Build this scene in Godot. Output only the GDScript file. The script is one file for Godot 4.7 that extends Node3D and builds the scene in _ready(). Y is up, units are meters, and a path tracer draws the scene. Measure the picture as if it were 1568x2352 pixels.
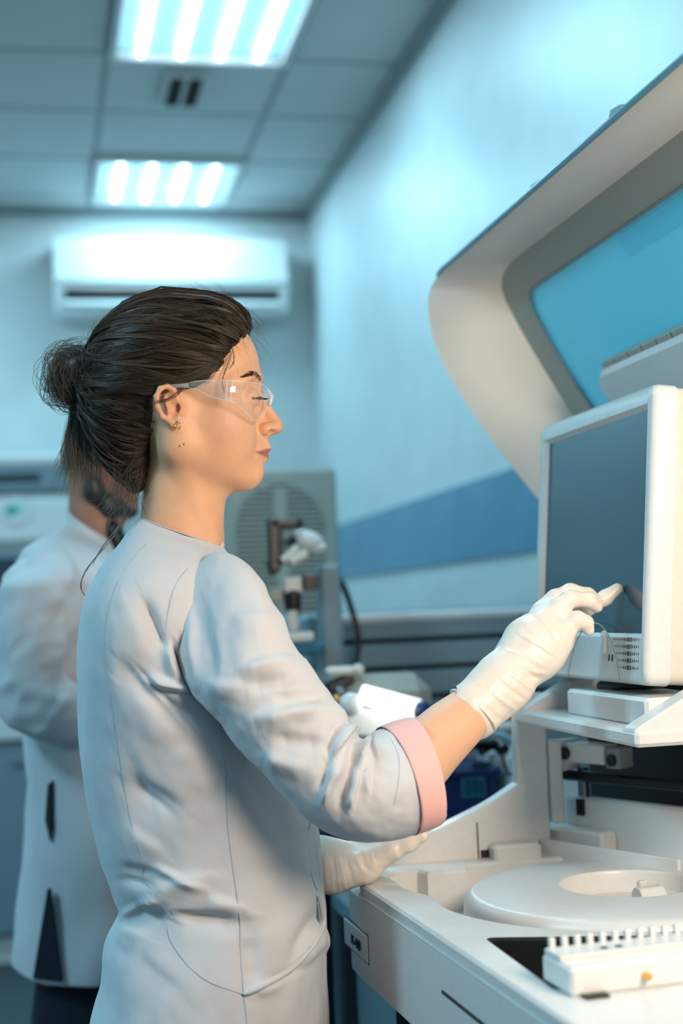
extends Node3D
# A laboratory: a technician at a clinical analyzer, a colleague behind her, ceiling panels and an air conditioner.

var M := {}
var rng := RandomNumberGenerator.new()
var used_names := {}


# ---------------------------------------------------------------- mesh collecting
class Shape:
	var v := PackedVector3Array()
	var n := PackedVector3Array()
	var c := PackedColorArray()
	var uv := PackedVector2Array()
	var ix := PackedInt32Array()
	var colored := false
	var smooth := 40.0

	func tri(a: int, b: int, d: int) -> void:
		ix.append(a)
		ix.append(b)
		ix.append(d)

	# turns the faces from index i0 on outwards, judged by their volume
	func orient(i0: int) -> void:
		var vol := 0.0
		var o := v[ix[i0]]
		for i in range(i0, ix.size(), 3):
			vol += (v[ix[i]] - o).dot((v[ix[i + 1]] - o).cross(v[ix[i + 2]] - o))
		if vol > 0.0:
			for i in range(i0, ix.size(), 3):
				var t := ix[i + 1]
				ix[i + 1] = ix[i + 2]
				ix[i + 2] = t

	func paint(col: Color) -> void:
		colored = true
		while c.size() < v.size():
			c.append(col)

	# box with chamfered edges
	func box(at: Vector3, size: Vector3, b := 0.002, basis := Basis.IDENTITY) -> Shape:
		var h := size / 2.0
		var r := minf(b, minf(h.x, minf(h.y, h.z)) * 0.98)
		var i0 := ix.size()
		var id := {}
		for sx in [-1, 1]:
			for sy in [-1, 1]:
				for sz in [-1, 1]:
					for k in 3:
						var p := Vector3(sx * (h.x - (0.0 if k == 0 else r)), sy * (h.y - (0.0 if k == 1 else r)), sz * (h.z - (0.0 if k == 2 else r)))
						id[[sx, sy, sz, k]] = v.size()
						v.append(at + basis * p)
		for k in 3:
			for s in [-1, 1]:
				var q := []
				for e in [[-1, -1], [1, -1], [1, 1], [-1, 1]]:
					var a := [0, 0, 0]
					a[k] = s
					a[(k + 1) % 3] = e[0]
					a[(k + 2) % 3] = e[1]
					q.append(id[[a[0], a[1], a[2], k]])
				if s > 0:
					q.reverse()
				quad(q[0], q[1], q[2], q[3])
		for k in 3:
			for e in [[-1, -1], [1, -1], [1, 1], [-1, 1]]:
				var k1 := (k + 1) % 3
				var k2 := (k + 2) % 3
				var a := [0, 0, 0]
				a[k1] = e[0]
				a[k2] = e[1]
				a[k] = -1
				var p1: int = id[[a[0], a[1], a[2], k1]]
				var p2: int = id[[a[0], a[1], a[2], k2]]
				a[k] = 1
				var p3: int = id[[a[0], a[1], a[2], k2]]
				var p4: int = id[[a[0], a[1], a[2], k1]]
				if e[0] * e[1] > 0:
					quad(p1, p2, p3, p4)
				else:
					quad(p4, p3, p2, p1)
		for sx in [-1, 1]:
			for sy in [-1, 1]:
				for sz in [-1, 1]:
					var t := [id[[sx, sy, sz, 0]], id[[sx, sy, sz, 1]], id[[sx, sy, sz, 2]]]
					if sx * sy * sz < 0:
						tri(t[0], t[1], t[2])
					else:
						tri(t[0], t[2], t[1])
		orient(i0)
		return self

	func quad(a: int, b: int, d: int, e: int) -> void:
		tri(a, b, d)
		tri(a, d, e)

	# a flat outline pushed along a direction, with a chamfer all round
	func prism(outline: PackedVector3Array, push: Vector3, b := 0.0) -> Shape:
		var m := outline.size()
		var i0 := ix.size()
		var dir := push.normalized()
		var mid := Vector3.ZERO
		for p in outline:
			mid += p / m
		var ax := (outline[0] - mid).normalized()
		ax = (ax - dir * ax.dot(dir)).normalized()
		var ay := dir.cross(ax)
		var flat := PackedVector2Array()
		for p in outline:
			flat.append(Vector2((p - mid).dot(ax), (p - mid).dot(ay)))
		var inner := flat.duplicate()
		if b > 0.0:
			var turn := 0.0
			for i in m:
				turn += flat[i].cross(flat[(i + 1) % m])
			for i in m:
				var e1 := (flat[i] - flat[(i + m - 1) % m]).normalized()
				var e2 := (flat[(i + 1) % m] - flat[i]).normalized()
				var n1 := Vector2(-e1.y, e1.x) * signf(turn)
				var n2 := Vector2(-e2.y, e2.x) * signf(turn)
				var nn := (n1 + n2).normalized()
				inner[i] = flat[i] + nn * b / maxf(0.5, nn.dot(n1))
		var layers := [[flat, 0.0], [flat, 1.0]]
		if b > 0.0:
			var sb := b / push.length()
			layers = [[inner, 0.0], [flat, sb], [flat, 1.0 - sb], [inner, 1.0]]
		var first := v.size()
		for l in layers:
			for i in m:
				var q: Vector2 = l[0][i]
				var h0 := (outline[i] - mid).dot(dir)
				v.append(mid + ax * q.x + ay * q.y + dir * h0 + push * float(l[1]))
		for l in layers.size() - 1:
			for i in m:
				var j := (i + 1) % m
				quad(first + l * m + i, first + l * m + j, first + (l + 1) * m + j, first + (l + 1) * m + i)
		var cap := Geometry2D.triangulate_polygon(inner)
		var last := first + (layers.size() - 1) * m
		# the winding of the caps follows that of the sides
		var ccw := 0.0
		for i in m:
			ccw += inner[i].cross(inner[(i + 1) % m])
		for i in range(0, cap.size(), 3):
			var a := inner[cap[i]]
			var same := (inner[cap[i + 1]] - a).cross(inner[cap[i + 2]] - a) * ccw > 0.0
			var o1 := cap[i + 1] if same else cap[i + 2]
			var o2 := cap[i + 2] if same else cap[i + 1]
			tri(last + cap[i], last + o1, last + o2)
			tri(first + cap[i], first + o2, first + o1)
		orient(i0)
		return self

	func tube(path: PackedVector3Array, radii: Array, sides := 10, caps := true, closed := false) -> Shape:
		var i0 := ix.size()
		var m := path.size()
		var first := v.size()
		var up := Vector3.UP
		var t0 := (path[1] - path[0]).normalized()
		if absf(t0.dot(up)) > 0.9:
			up = Vector3.RIGHT
		var side := t0.cross(up).normalized()
		for i in m:
			var t := Vector3.ZERO
			if closed:
				t = (path[(i + 1) % m] - path[(i + m - 1) % m]).normalized()
			else:
				t = (path[mini(i + 1, m - 1)] - path[maxi(i - 1, 0)]).normalized()
			side = (side - t * side.dot(t)).normalized()
			var bi := t.cross(side)
			var r: float = radii[mini(i, radii.size() - 1)]
			for k in sides:
				var a := TAU * k / sides
				v.append(path[i] + (side * cos(a) + bi * sin(a)) * r)
		var rows := m if closed else m - 1
		for i in rows:
			var i2 := (i + 1) % m
			for k in sides:
				var k2 := (k + 1) % sides
				quad(first + i * sides + k, first + i * sides + k2, first + i2 * sides + k2, first + i2 * sides + k)
		if caps and not closed:
			for e in [0, m - 1]:
				var ce := v.size()
				v.append(path[e])
				for k in sides:
					var k2 := (k + 1) % sides
					if e == 0:
						tri(ce, first + k2, first + k)
					else:
						tri(ce, first + e * sides + k, first + e * sides + k2)
		orient(i0)
		return self

	# profile points (radius, height) turned about an axis
	func lathe(at: Vector3, profile: PackedVector2Array, seg := 32, basis := Basis.IDENTITY) -> Shape:
		var i0 := ix.size()
		var first := v.size()
		var m := profile.size()
		for i in m:
			for k in seg:
				var a := TAU * k / seg
				v.append(at + basis * Vector3(cos(a) * profile[i].x, profile[i].y, sin(a) * profile[i].x))
		for i in m - 1:
			for k in seg:
				var k2 := (k + 1) % seg
				quad(first + i * seg + k, first + i * seg + k2, first + (i + 1) * seg + k2, first + (i + 1) * seg + k)
		orient(i0)
		return self

	func sphere(at: Vector3, r: Vector3, seg := 20, basis := Basis.IDENTITY) -> Shape:
		var prof := PackedVector2Array()
		var rows := maxi(6, seg / 2)
		for i in rows + 1:
			var a := -PI / 2 + PI * i / rows
			prof.append(Vector2(maxf(cos(a), 0.0001), sin(a)))
		return lathe(at, prof, seg, basis * Basis.from_scale(r))

	# rows of points; wrap joins the last column to the first
	func sheet(rows: Array, wrap := false) -> Shape:
		var first := v.size()
		var w: int = rows[0].size()
		for r in rows:
			v.append_array(r)
		for i in rows.size() - 1:
			for k in (w if wrap else w - 1):
				var k2 := (k + 1) % w
				quad(first + i * w + k, first + i * w + k2, first + (i + 1) * w + k2, first + (i + 1) * w + k)
		return self

	func cap_ring(ring: PackedVector3Array, flip := false) -> void:
		var first := v.size()
		v.append_array(ring)
		var mid := Vector3.ZERO
		for p in ring:
			mid += p / ring.size()
		v.append(mid)
		for k in ring.size():
			var k2 := (k + 1) % ring.size()
			if flip:
				tri(first + ring.size(), first + k2, first + k)
			else:
				tri(first + ring.size(), first + k, first + k2)

	func moved(by: Vector3) -> Shape:
		for i in v.size():
			v[i] += by
		return self

	func placed(t: Transform3D) -> Shape:
		for i in v.size():
			v[i] = t * v[i]
		if t.basis.determinant() < 0.0:
			for i in range(0, ix.size(), 3):
				var k := ix[i + 1]
				ix[i + 1] = ix[i + 2]
				ix[i + 2] = k
		return self

	func mesh() -> ArrayMesh:
		var a := []
		a.resize(Mesh.ARRAY_MAX)
		if smooth >= 180.0:
			var nn := PackedVector3Array()
			nn.resize(v.size())
			for i in range(0, ix.size(), 3):
				var f := (v[ix[i + 2]] - v[ix[i]]).cross(v[ix[i + 1]] - v[ix[i]])
				nn[ix[i]] += f
				nn[ix[i + 1]] += f
				nn[ix[i + 2]] += f
			for i in nn.size():
				nn[i] = nn[i].normalized()
			a[Mesh.ARRAY_VERTEX] = v
			a[Mesh.ARRAY_NORMAL] = nn
			a[Mesh.ARRAY_INDEX] = ix
			if colored:
				a[Mesh.ARRAY_COLOR] = c
		else:
			var lim := cos(deg_to_rad(smooth))
			var faces := PackedVector3Array()
			var at := {}
			for i in range(0, ix.size(), 3):
				var f := (v[ix[i + 2]] - v[ix[i]]).cross(v[ix[i + 1]] - v[ix[i]])
				faces.append(f)
				for k in 3:
					var key := Vector3i((v[ix[i + k]] * 20000.0).round())
					if not at.has(key):
						at[key] = PackedInt32Array()
					at[key].append(i / 3)
			var pv := PackedVector3Array()
			var pn := PackedVector3Array()
			var pc := PackedColorArray()
			for i in range(0, ix.size(), 3):
				var f0 := faces[i / 3]
				var u0 := f0.normalized()
				for k in 3:
					var p := v[ix[i + k]]
					var s := Vector3.ZERO
					for j in at[Vector3i((p * 20000.0).round())]:
						if faces[j].normalized().dot(u0) > lim:
							s += faces[j]
					pv.append(p)
					pn.append(s.normalized() if s.length() > 0.0 else Vector3.UP)
					if colored:
						pc.append(c[ix[i + k]])
			a[Mesh.ARRAY_VERTEX] = pv
			a[Mesh.ARRAY_NORMAL] = pn
			if colored:
				a[Mesh.ARRAY_COLOR] = pc
		var m := ArrayMesh.new()
		m.add_surface_from_arrays(Mesh.PRIMITIVE_TRIANGLES, a)
		return m


# ---------------------------------------------------------------- implicit bodies meshed as surface nets
class Field:
	# every primitive: kind, blend, data; kind 0 tapered capsule, 1 ellipsoid, +10 carves
	var kind := PackedInt32Array()
	var blend := PackedFloat32Array()
	var pa := PackedVector3Array()
	var pb := PackedVector3Array()
	var ra := PackedFloat32Array()
	var rb := PackedFloat32Array()
	var inv: Array[Basis] = []
	var rad := PackedVector3Array()
	var live := PackedInt32Array()

	func bone(a: Vector3, b: Vector3, r1: float, r2: float, k := 0.01, carve := false) -> Field:
		kind.append(10 if carve else 0)
		blend.append(k)
		pa.append(a)
		pb.append(b)
		ra.append(r1)
		rb.append(r2)
		inv.append(Basis.IDENTITY)
		rad.append(Vector3.ONE)
		live.append(kind.size() - 1)
		return self

	func egg(a: Vector3, r: Vector3, k := 0.01, carve := false, turn := Basis.IDENTITY) -> Field:
		kind.append(11 if carve else 1)
		blend.append(k)
		pa.append(a)
		pb.append(a)
		ra.append(maxf(r.x, maxf(r.y, r.z)))
		rb.append(minf(r.x, minf(r.y, r.z)))
		inv.append(turn.inverse())
		rad.append(r)
		live.append(kind.size() - 1)
		return self

	func one(i: int, p: Vector3) -> float:
		var k := kind[i] % 10
		if k == 0:
			var a := pa[i]
			var ba := pb[i] - a
			var h := clampf((p - a).dot(ba) / maxf(ba.length_squared(), 1e-9), 0.0, 1.0)
			return (p - a - ba * h).length() - lerpf(ra[i], rb[i], h)
		var q := inv[i] * (p - pa[i])
		var r := rad[i]
		var k0 := (q / r).length()
		var k1 := (q / (r * r)).length()
		return k0 * (k0 - 1.0) / maxf(k1, 1e-6)

	func at(p: Vector3) -> float:
		var d := 1.0
		for i in live:
			var e := one(i, p)
			var k := blend[i]
			if kind[i] < 10:
				if k > 0.0:
					var h := maxf(k - absf(d - e), 0.0) / k
					d = minf(d, e) - h * h * k * 0.25
				else:
					d = minf(d, e)
			else:
				var g := -e
				if k > 0.0:
					var h := maxf(k - absf(d - g), 0.0) / k
					d = maxf(d, g) + h * h * k * 0.25
				else:
					d = maxf(d, g)
		return d

	func net(lo: Vector3, hi: Vector3, cell: float) -> Shape:
		var s := Shape.new()
		s.smooth = 180.0
		var B := 8
		var nb := Vector3i(((hi - lo) / (cell * B)).ceil())
		var all := PackedInt32Array(range(kind.size()))
		var ids := {}
		var half := cell * B * 0.5
		var reach := half * 1.7321 + cell * 2.0
		var nx := nb.x * B + 2
		var ny := nb.y * B + 2
		var samples := {}
		for bz in nb.z:
			for by in nb.y:
				for bx in nb.x:
					var o := lo + Vector3(bx, by, bz) * (cell * B)
					var mid := o + Vector3.ONE * half
					live = all
					var near := PackedInt32Array()
					for i in all:
						if one(i, mid) < reach * 1.6 + blend[i] * 2.0 + 0.006:
							near.append(i)
					if near.is_empty():
						continue
					live = near
					var dm := at(mid)
					if absf(dm) > reach * 2.2 + 0.008:
						continue
					var g := PackedFloat32Array()
					g.resize((B + 1) * (B + 1) * (B + 1))
					var t := 0
					for z in B + 1:
						for y in B + 1:
							for x in B + 1:
								g[t] = at(o + Vector3(x, y, z) * cell)
								t += 1
					var N := B + 1
					for z in B:
						for y in B:
							for x in B:
								var b0 := x + y * N + z * N * N
								var m := 0
								var sum := Vector3.ZERO
								var cnt := 0
								var c0 := g[b0]
								var c1 := g[b0 + 1]
								var c2 := g[b0 + N]
								var c3 := g[b0 + N + 1]
								var c4 := g[b0 + N * N]
								var c5 := g[b0 + N * N + 1]
								var c6 := g[b0 + N * N + N]
								var c7 := g[b0 + N * N + N + 1]
								if c0 < 0.0: m |= 1
								if c1 < 0.0: m |= 2
								if c2 < 0.0: m |= 4
								if c3 < 0.0: m |= 8
								if c4 < 0.0: m |= 16
								if c5 < 0.0: m |= 32
								if c6 < 0.0: m |= 64
								if c7 < 0.0: m |= 128
								if m == 0 or m == 255:
									continue
								var cc := [c0, c1, c2, c3, c4, c5, c6, c7]
								for e in EDGES:
									var f1: float = cc[e[0]]
									var f2: float = cc[e[1]]
									if (f1 < 0.0) != (f2 < 0.0):
										sum += CORNER[e[0]].lerp(CORNER[e[1]], f1 / (f1 - f2))
										cnt += 1
								var key := (bx * B + x) + nx * ((by * B + y) + ny * (bz * B + z))
								ids[key] = s.v.size()
								samples[key] = m
								s.v.append(o + (Vector3(x, y, z) + sum / cnt) * cell)
		live = all
		for key in ids:
			var m: int = samples[key]
			# edges that leave the far corner of this cell's low side: x edge (4 cells), y edge, z edge at corner 0
			var in0 := (m & 1) != 0
			if in0 != ((m & 2) != 0):
				_face(s, ids, key, key - nx, key - nx - nx * ny, key - nx * ny, in0)
			if in0 != ((m & 4) != 0):
				_face(s, ids, key, key - nx * ny, key - 1 - nx * ny, key - 1, in0)
			if in0 != ((m & 16) != 0):
				_face(s, ids, key, key - 1, key - 1 - nx, key - nx, in0)
		return s

	func _face(s: Shape, ids: Dictionary, a: int, b: int, d: int, e: int, flip: bool) -> void:
		if not (ids.has(b) and ids.has(d) and ids.has(e)):
			return
		if flip:
			s.quad(ids[a], ids[e], ids[d], ids[b])
		else:
			s.quad(ids[a], ids[b], ids[d], ids[e])

	const EDGES := [[0, 1], [2, 3], [4, 5], [6, 7], [0, 2], [1, 3], [4, 6], [5, 7], [0, 4], [1, 5], [2, 6], [3, 7]]
	const CORNER := [Vector3(0, 0, 0), Vector3(1, 0, 0), Vector3(0, 1, 0), Vector3(1, 1, 0), Vector3(0, 0, 1), Vector3(1, 0, 1), Vector3(0, 1, 1), Vector3(1, 1, 1)]


# ---------------------------------------------------------------- naming and tagging
func numbered(called: String) -> String:
	var n: int = used_names.get(called, 0)
	used_names[called] = n + 1
	return called if n == 0 else "%s_%03d" % [called, n]


func thing(called: String, label: String, category: String, at := Vector3.ZERO, group := "") -> Node3D:
	var o := Node3D.new()
	o.name = numbered(called)
	add_child(o)
	o.position = at
	o.set_meta("label", label)
	o.set_meta("category", category)
	if group:
		o.set_meta("group", group)
	return o


# adds a mesh as a part; its points are given in the room's axes
func part(called: String, s: Shape, m: Material, parent: Node3D, label := "") -> MeshInstance3D:
	var o := MeshInstance3D.new()
	o.name = called
	var base := Vector3.ZERO
	var p: Node = parent
	while p != self:
		base += (p as Node3D).position
		p = p.get_parent()
	if base != Vector3.ZERO:
		s.moved(-base)
	o.mesh = s.mesh()
	o.material_override = m
	parent.add_child(o, true)
	if label:
		o.set_meta("label", label)
	return o


func structure(called: String, s: Shape, m: Material, label: String) -> MeshInstance3D:
	var o := part(called, s, m, self)
	o.set_meta("kind", "structure")
	o.set_meta("label", label)
	o.set_meta("category", called.get_slice("_", 0))
	return o


func mat(color: Color, rough := 0.6, metal := 0.0) -> StandardMaterial3D:
	var m := StandardMaterial3D.new()
	m.albedo_color = color
	m.roughness = rough
	m.metallic = metal
	return m


func speckle(seed_: int, freq: float, low: Color, high: Color) -> NoiseTexture2D:
	var t := NoiseTexture2D.new()
	t.width = 256
	t.height = 256
	t.seamless = true
	var n := FastNoiseLite.new()
	n.seed = seed_
	n.frequency = freq
	n.fractal_octaves = 4
	t.noise = n
	var g := Gradient.new()
	g.set_color(0, low)
	g.set_color(1, high)
	t.color_ramp = g
	return t


func grain(m: StandardMaterial3D, seed_: int, freq: float, spread: float, scale: float) -> StandardMaterial3D:
	var a := 1.0 - spread
	m.albedo_texture = speckle(seed_, freq, Color(a, a, a), Color(1, 1, 1))
	m.uv1_triplanar = true
	m.uv1_world_triplanar = true
	m.uv1_scale = Vector3.ONE * scale
	return m


func glow(color: Color, energy: float) -> StandardMaterial3D:
	var m := mat(color, 0.5)
	m.emission_enabled = true
	m.emission = color
	m.emission_energy_multiplier = energy
	return m


func pane(color: Color, alpha: float, rough := 0.05) -> StandardMaterial3D:
	var m := mat(Color(color, alpha), rough)
	m.transparency = BaseMaterial3D.TRANSPARENCY_ALPHA
	return m


func ring_of(center: Vector3, a: Vector3, b: Vector3, count: int, power := 2.0) -> PackedVector3Array:
	var r := PackedVector3Array()
	for k in count:
		var t := TAU * k / count
		var x := signf(cos(t)) * pow(absf(cos(t)), 2.0 / power)
		var y := signf(sin(t)) * pow(absf(sin(t)), 2.0 / power)
		r.append(center + a * x + b * y)
	return r


func smooth_path(pts: Array, steps: int) -> PackedVector3Array:
	var r := PackedVector3Array()
	var m := pts.size()
	for i in m - 1:
		var p0: Vector3 = pts[maxi(i - 1, 0)]
		var p1: Vector3 = pts[i]
		var p2: Vector3 = pts[i + 1]
		var p3: Vector3 = pts[mini(i + 2, m - 1)]
		for k in steps:
			r.append(p1.cubic_interpolate(p2, p0, p3, float(k) / steps))
	r.append(pts[m - 1])
	return r


func rounded(corners: PackedVector2Array, r: float, steps := 5) -> PackedVector2Array:
	var out := PackedVector2Array()
	var m := corners.size()
	for i in m:
		var p := corners[i]
		var a := (corners[(i + m - 1) % m] - p)
		var b := (corners[(i + 1) % m] - p)
		var rr := minf(r, minf(a.length(), b.length()) * 0.45)
		var p1 := p + a.normalized() * rr
		var p2 := p + b.normalized() * rr
		for k in steps + 1:
			var t := float(k) / steps
			out.append(p1.lerp(p, t).lerp(p.lerp(p2, t), t))
	return out


func flat3(pts: PackedVector2Array, origin: Vector3, ax: Vector3, ay: Vector3) -> PackedVector3Array:
	var r := PackedVector3Array()
	for p in pts:
		r.append(origin + ax * p.x + ay * p.y)
	return r

func _ready() -> void:
	rng.seed = 41
	# ---- camera
	var cam := Camera3D.new()
	cam.name = "camera"
	add_child(cam)
	cam.transform = Transform3D(Basis(Vector3(0.9774, -0.0419, 0.2072), Vector3(0.0266, 0.9968, 0.0759), Vector3(-0.2097, -0.0687, 0.9754)).orthonormalized(), Vector3(0, 1.32, 0))
	cam.fov = 39.595
	cam.near = 0.05
	cam.far = 40.0
	var lens := CameraAttributesPhysical.new()
	lens.frustum_focal_length = 33.34
	lens.exposure_aperture = 1.8
	lens.frustum_focus_distance = 1.62
	lens.frustum_near = 0.05
	lens.frustum_far = 40.0
	cam.attributes = lens
	cam.current = true
	# ---- environment and exposure
	var env := Environment.new()
	env.background_mode = Environment.BG_COLOR
	env.background_color = Color(0.02, 0.03, 0.04)
	env.tonemap_mode = Environment.TONE_MAPPER_LINEAR
	env.tonemap_exposure = 1.0
	env.sdfgi_enabled = true
	env.ssao_enabled = true
	env.ssil_enabled = true
	var we := WorldEnvironment.new()
	we.name = "environment"
	we.environment = env
	add_child(we)
	materials()
	# ---- large lights: cool ceiling panels, one warm lamp on a stand behind the photographer
	for p in LIGHT_SPOTS:
		ceiling_panel(Vector3(p.x, CEIL, p.y))
	warm_lamp(Vector3(0.76, 1.66, -0.50), Vector3(0.42, 1.33, -1.6))
	# ---- structure
	room()
	# ---- objects
	analyzer()
	monitor()
	background()
	woman()
	man()


const CEIL := 3.17
const LIGHT_SPOTS := [Vector2(0.57, -5.94), Vector2(0.57, -4.31), Vector2(0.57, -2.66), Vector2(-1.85, -1.02), Vector2(-1.25, -4.31), Vector2(-1.25, -5.94)]
const WALL_R := 1.27
const WALL_B := -6.4
const WALL_L := -2.6
const WALL_F := 2.4
const COOL := Color(0.67, 0.91, 1.0)
const WARM := Color(1.0, 0.90, 0.80)


func materials() -> void:
	M.wall = grain(mat(Color(0.80, 0.84, 0.85), 0.42), 3, 0.02, 0.05, 0.7)
	M.wall_matt = grain(mat(Color(0.80, 0.83, 0.83), 0.75), 4, 0.02, 0.05, 0.7)
	M.ceiling = grain(mat(Color(0.80, 0.82, 0.82), 0.85), 5, 0.35, 0.06, 3.0)
	M.ceiling_bar = mat(Color(0.55, 0.59, 0.60), 0.6)
	M.wall_dim = grain(mat(Color(0.78, 0.81, 0.82), 0.75), 4, 0.02, 0.05, 0.7)
	M.floor = grain(mat(Color(0.26, 0.30, 0.33), 0.5), 6, 0.1, 0.15, 1.3)
	M.stripe = grain(mat(Color(0.31, 0.54, 0.66), 0.14), 7, 0.015, 0.06, 1.1)
	M.baseboard = mat(Color(0.55, 0.58, 0.6), 0.5)
	M.white = grain(mat(Color(0.86, 0.87, 0.87), 0.32), 8, 0.05, 0.03, 5.0)
	M.white_gloss = mat(Color(0.88, 0.89, 0.89), 0.18)
	M.cream = grain(mat(Color(0.86, 0.84, 0.80), 0.4), 8, 0.05, 0.03, 5.0)
	M.lid = mat(Color(0.86, 0.85, 0.82), 0.38)
	M.lid_trim = mat(Color(0.42, 0.60, 0.66), 0.4)
	M.grey = mat(Color(0.52, 0.56, 0.57), 0.45)
	M.beige = grain(mat(Color(0.66, 0.66, 0.62), 0.5), 9, 0.05, 0.04, 5.0)
	M.dark = mat(Color(0.07, 0.085, 0.095), 0.45)
	M.black = mat(Color(0.022, 0.026, 0.03), 0.4)
	M.void = mat(Color(0.012, 0.014, 0.016), 0.95)
	M.steel = mat(Color(0.55, 0.57, 0.6), 0.28, 0.9)
	M.dark_steel = mat(Color(0.10, 0.12, 0.15), 0.25, 0.6)
	M.navy = mat(Color(0.02, 0.13, 0.34), 0.45)
	M.navy_deep = mat(Color(0.012, 0.07, 0.2), 0.5)
	M.teal_label = mat(Color(0.10, 0.42, 0.50), 0.6)
	M.teal_dark = mat(Color(0.03, 0.22, 0.28), 0.3)
	M.blue_grey = mat(Color(0.46, 0.56, 0.60), 0.45)
	M.groove = mat(Color(0.14, 0.18, 0.19), 0.7)
	M.window_blue = pane(Color(0.56, 0.92, 0.97), 0.82, 0.27)
	M.window_blue.backlight_enabled = true
	M.window_blue.backlight = Color(0.45, 0.85, 0.93)
	M.screen = mat(Color(0.15, 0.31, 0.37), 0.12)
	M.tube_glow = glow(Color(0.93, 0.985, 1.0), 6.0)
	M.panel_glow = glow(Color(0.62, 0.86, 0.94), 0.62)
	M.lamp_glow = glow(WARM, 4.0)
	M.small_glow = glow(Color(1.0, 0.98, 0.94), 1.05)
	M.skin = mat(Color(1, 1, 1), 0.5)
	M.skin.vertex_color_use_as_albedo = true
	M.skin.subsurf_scatter_enabled = true
	M.skin.subsurf_scatter_strength = 0.18
	M.hair = mat(Color(1, 1, 1), 0.36)
	M.hair.vertex_color_use_as_albedo = true
	M.coat = grain(mat(Color(0.82, 0.83, 0.85), 0.75), 12, 0.4, 0.03, 12.0)
	M.coat.rim_enabled = true
	M.coat.rim = 0.25
	M.coat_seam = mat(Color(0.62, 0.69, 0.76), 0.8)
	M.pink = grain(mat(Color(0.97, 0.74, 0.72), 0.75), 12, 0.4, 0.03, 12.0)
	M.glove = grain(mat(Color(0.93, 0.89, 0.85), 0.38), 13, 0.12, 0.05, 14.0)
	M.glove.subsurf_scatter_enabled = true
	M.glove.subsurf_scatter_strength = 0.15
	M.gold = mat(Color(0.95, 0.72, 0.38), 0.22, 1.0)
	M.crystal = mat(Color(0.9, 0.92, 0.95), 0.08, 0.4)
	M.clear = pane(Color(0.92, 0.95, 0.97), 0.06, 0.03)
	M.frosted = pane(Color(0.80, 0.80, 0.80), 0.24, 0.2)
	M.clear_edge = pane(Color(0.86, 0.92, 0.95), 0.38, 0.05)
	M.trousers = grain(mat(Color(0.02, 0.09, 0.16), 0.85), 14, 0.3, 0.2, 9.0)
	M.shoe = mat(Color(0.85, 0.86, 0.88), 0.5)


# ---------------------------------------------------------------- lamps
func ceiling_panel(at: Vector3) -> void:
	var n: int = used_names.get("ceiling_light", 0)
	var labels := ["square ceiling light panel with four tubes nearest the back wall, above the air conditioner",
		"square ceiling light panel with four tubes, cut by the top edge of the photo",
		"square ceiling light panel above the far end of the analyzer, out of frame",
		"square ceiling light panel far left of the photographer, out of frame",
		"square ceiling light panel over the left of the room beyond the man, out of frame",
		"square ceiling light panel in the far left corner of the room, out of frame"]
	var o := thing("ceiling_light", labels[n], "ceiling light", at, "fluorescent ceiling panels")
	var w := 0.295
	var f := Shape.new()
	for s in [-1, 1]:
		f.box(at + Vector3(s * (w - 0.012), -0.008, 0), Vector3(0.024, 0.03, w * 2), 0.003)
		f.box(at + Vector3(0, -0.008, s * (w - 0.012)), Vector3(w * 2 - 0.048, 0.03, 0.024), 0.003)
	part("frame", f, M.white, o)
	part("diffuser", Shape.new().box(at + Vector3(0, 0.012, 0), Vector3(w * 2 - 0.048, 0.006, w * 2 - 0.048), 0.001), M.panel_glow, o)
	for k in 4:
		var x := (k - 1.5) * 0.13
		part("lamp_tube", Shape.new().tube(PackedVector3Array([at + Vector3(x, -0.006, -0.25), at + Vector3(x, -0.006, 0.25)]), [0.013], 10), M.tube_glow, o)
	var l := AreaLight3D.new()
	l.name = "panel_light"
	l.area_size = Vector2(0.56, 0.56)
	l.light_color = COOL
	l.light_energy = 1.4 if at.x > 0.0 else (2.4 if at.z < -3.0 else 5.2)
	l.shadow_enabled = true
	l.area_range = 12.0
	l.position = Vector3(0, -0.035, 0)
	l.rotation = Vector3(-PI / 2, 0, 0)
	o.add_child(l)


func warm_lamp(at: Vector3, to: Vector3) -> void:
	var o := thing("studio_lamp", "warm square softbox lamp on a black stand at the analyzer's near end, out of frame", "lamp", Vector3(at.x, 0, at.z))
	var dir := (to - at).normalized()
	var bx := Basis.looking_at(dir, Vector3.UP)
	part("lamp_face", Shape.new().box(at, Vector3(0.42, 0.42, 0.012), 0.002, bx), M.lamp_glow, o)
	part("lamp_housing", Shape.new().box(at - dir * 0.047, Vector3(0.46, 0.46, 0.08), 0.01, bx), M.black, o)
	part("pole", Shape.new().tube(PackedVector3Array([Vector3(at.x, 0.06, at.z + 0.13), Vector3(at.x, at.y - 0.1, at.z + 0.13)]), [0.014], 10), M.black, o)
	for k in 3:
		var a := TAU * k / 3 + 0.4
		part("leg", Shape.new().tube(PackedVector3Array([Vector3(at.x, 0.5, at.z + 0.13), Vector3(at.x + cos(a) * 0.24, 0.012, at.z + 0.13 + sin(a) * 0.24)]), [0.01], 8), M.black, o)
	var l := AreaLight3D.new()
	l.name = "lamp_light"
	l.area_size = Vector2(0.40, 0.40)
	l.light_color = WARM
	l.light_energy = 1.4
	l.shadow_enabled = true
	l.area_range = 12.0
	o.add_child(l)
	l.transform = Transform3D(bx, at + dir * 0.02 - o.position)


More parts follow.
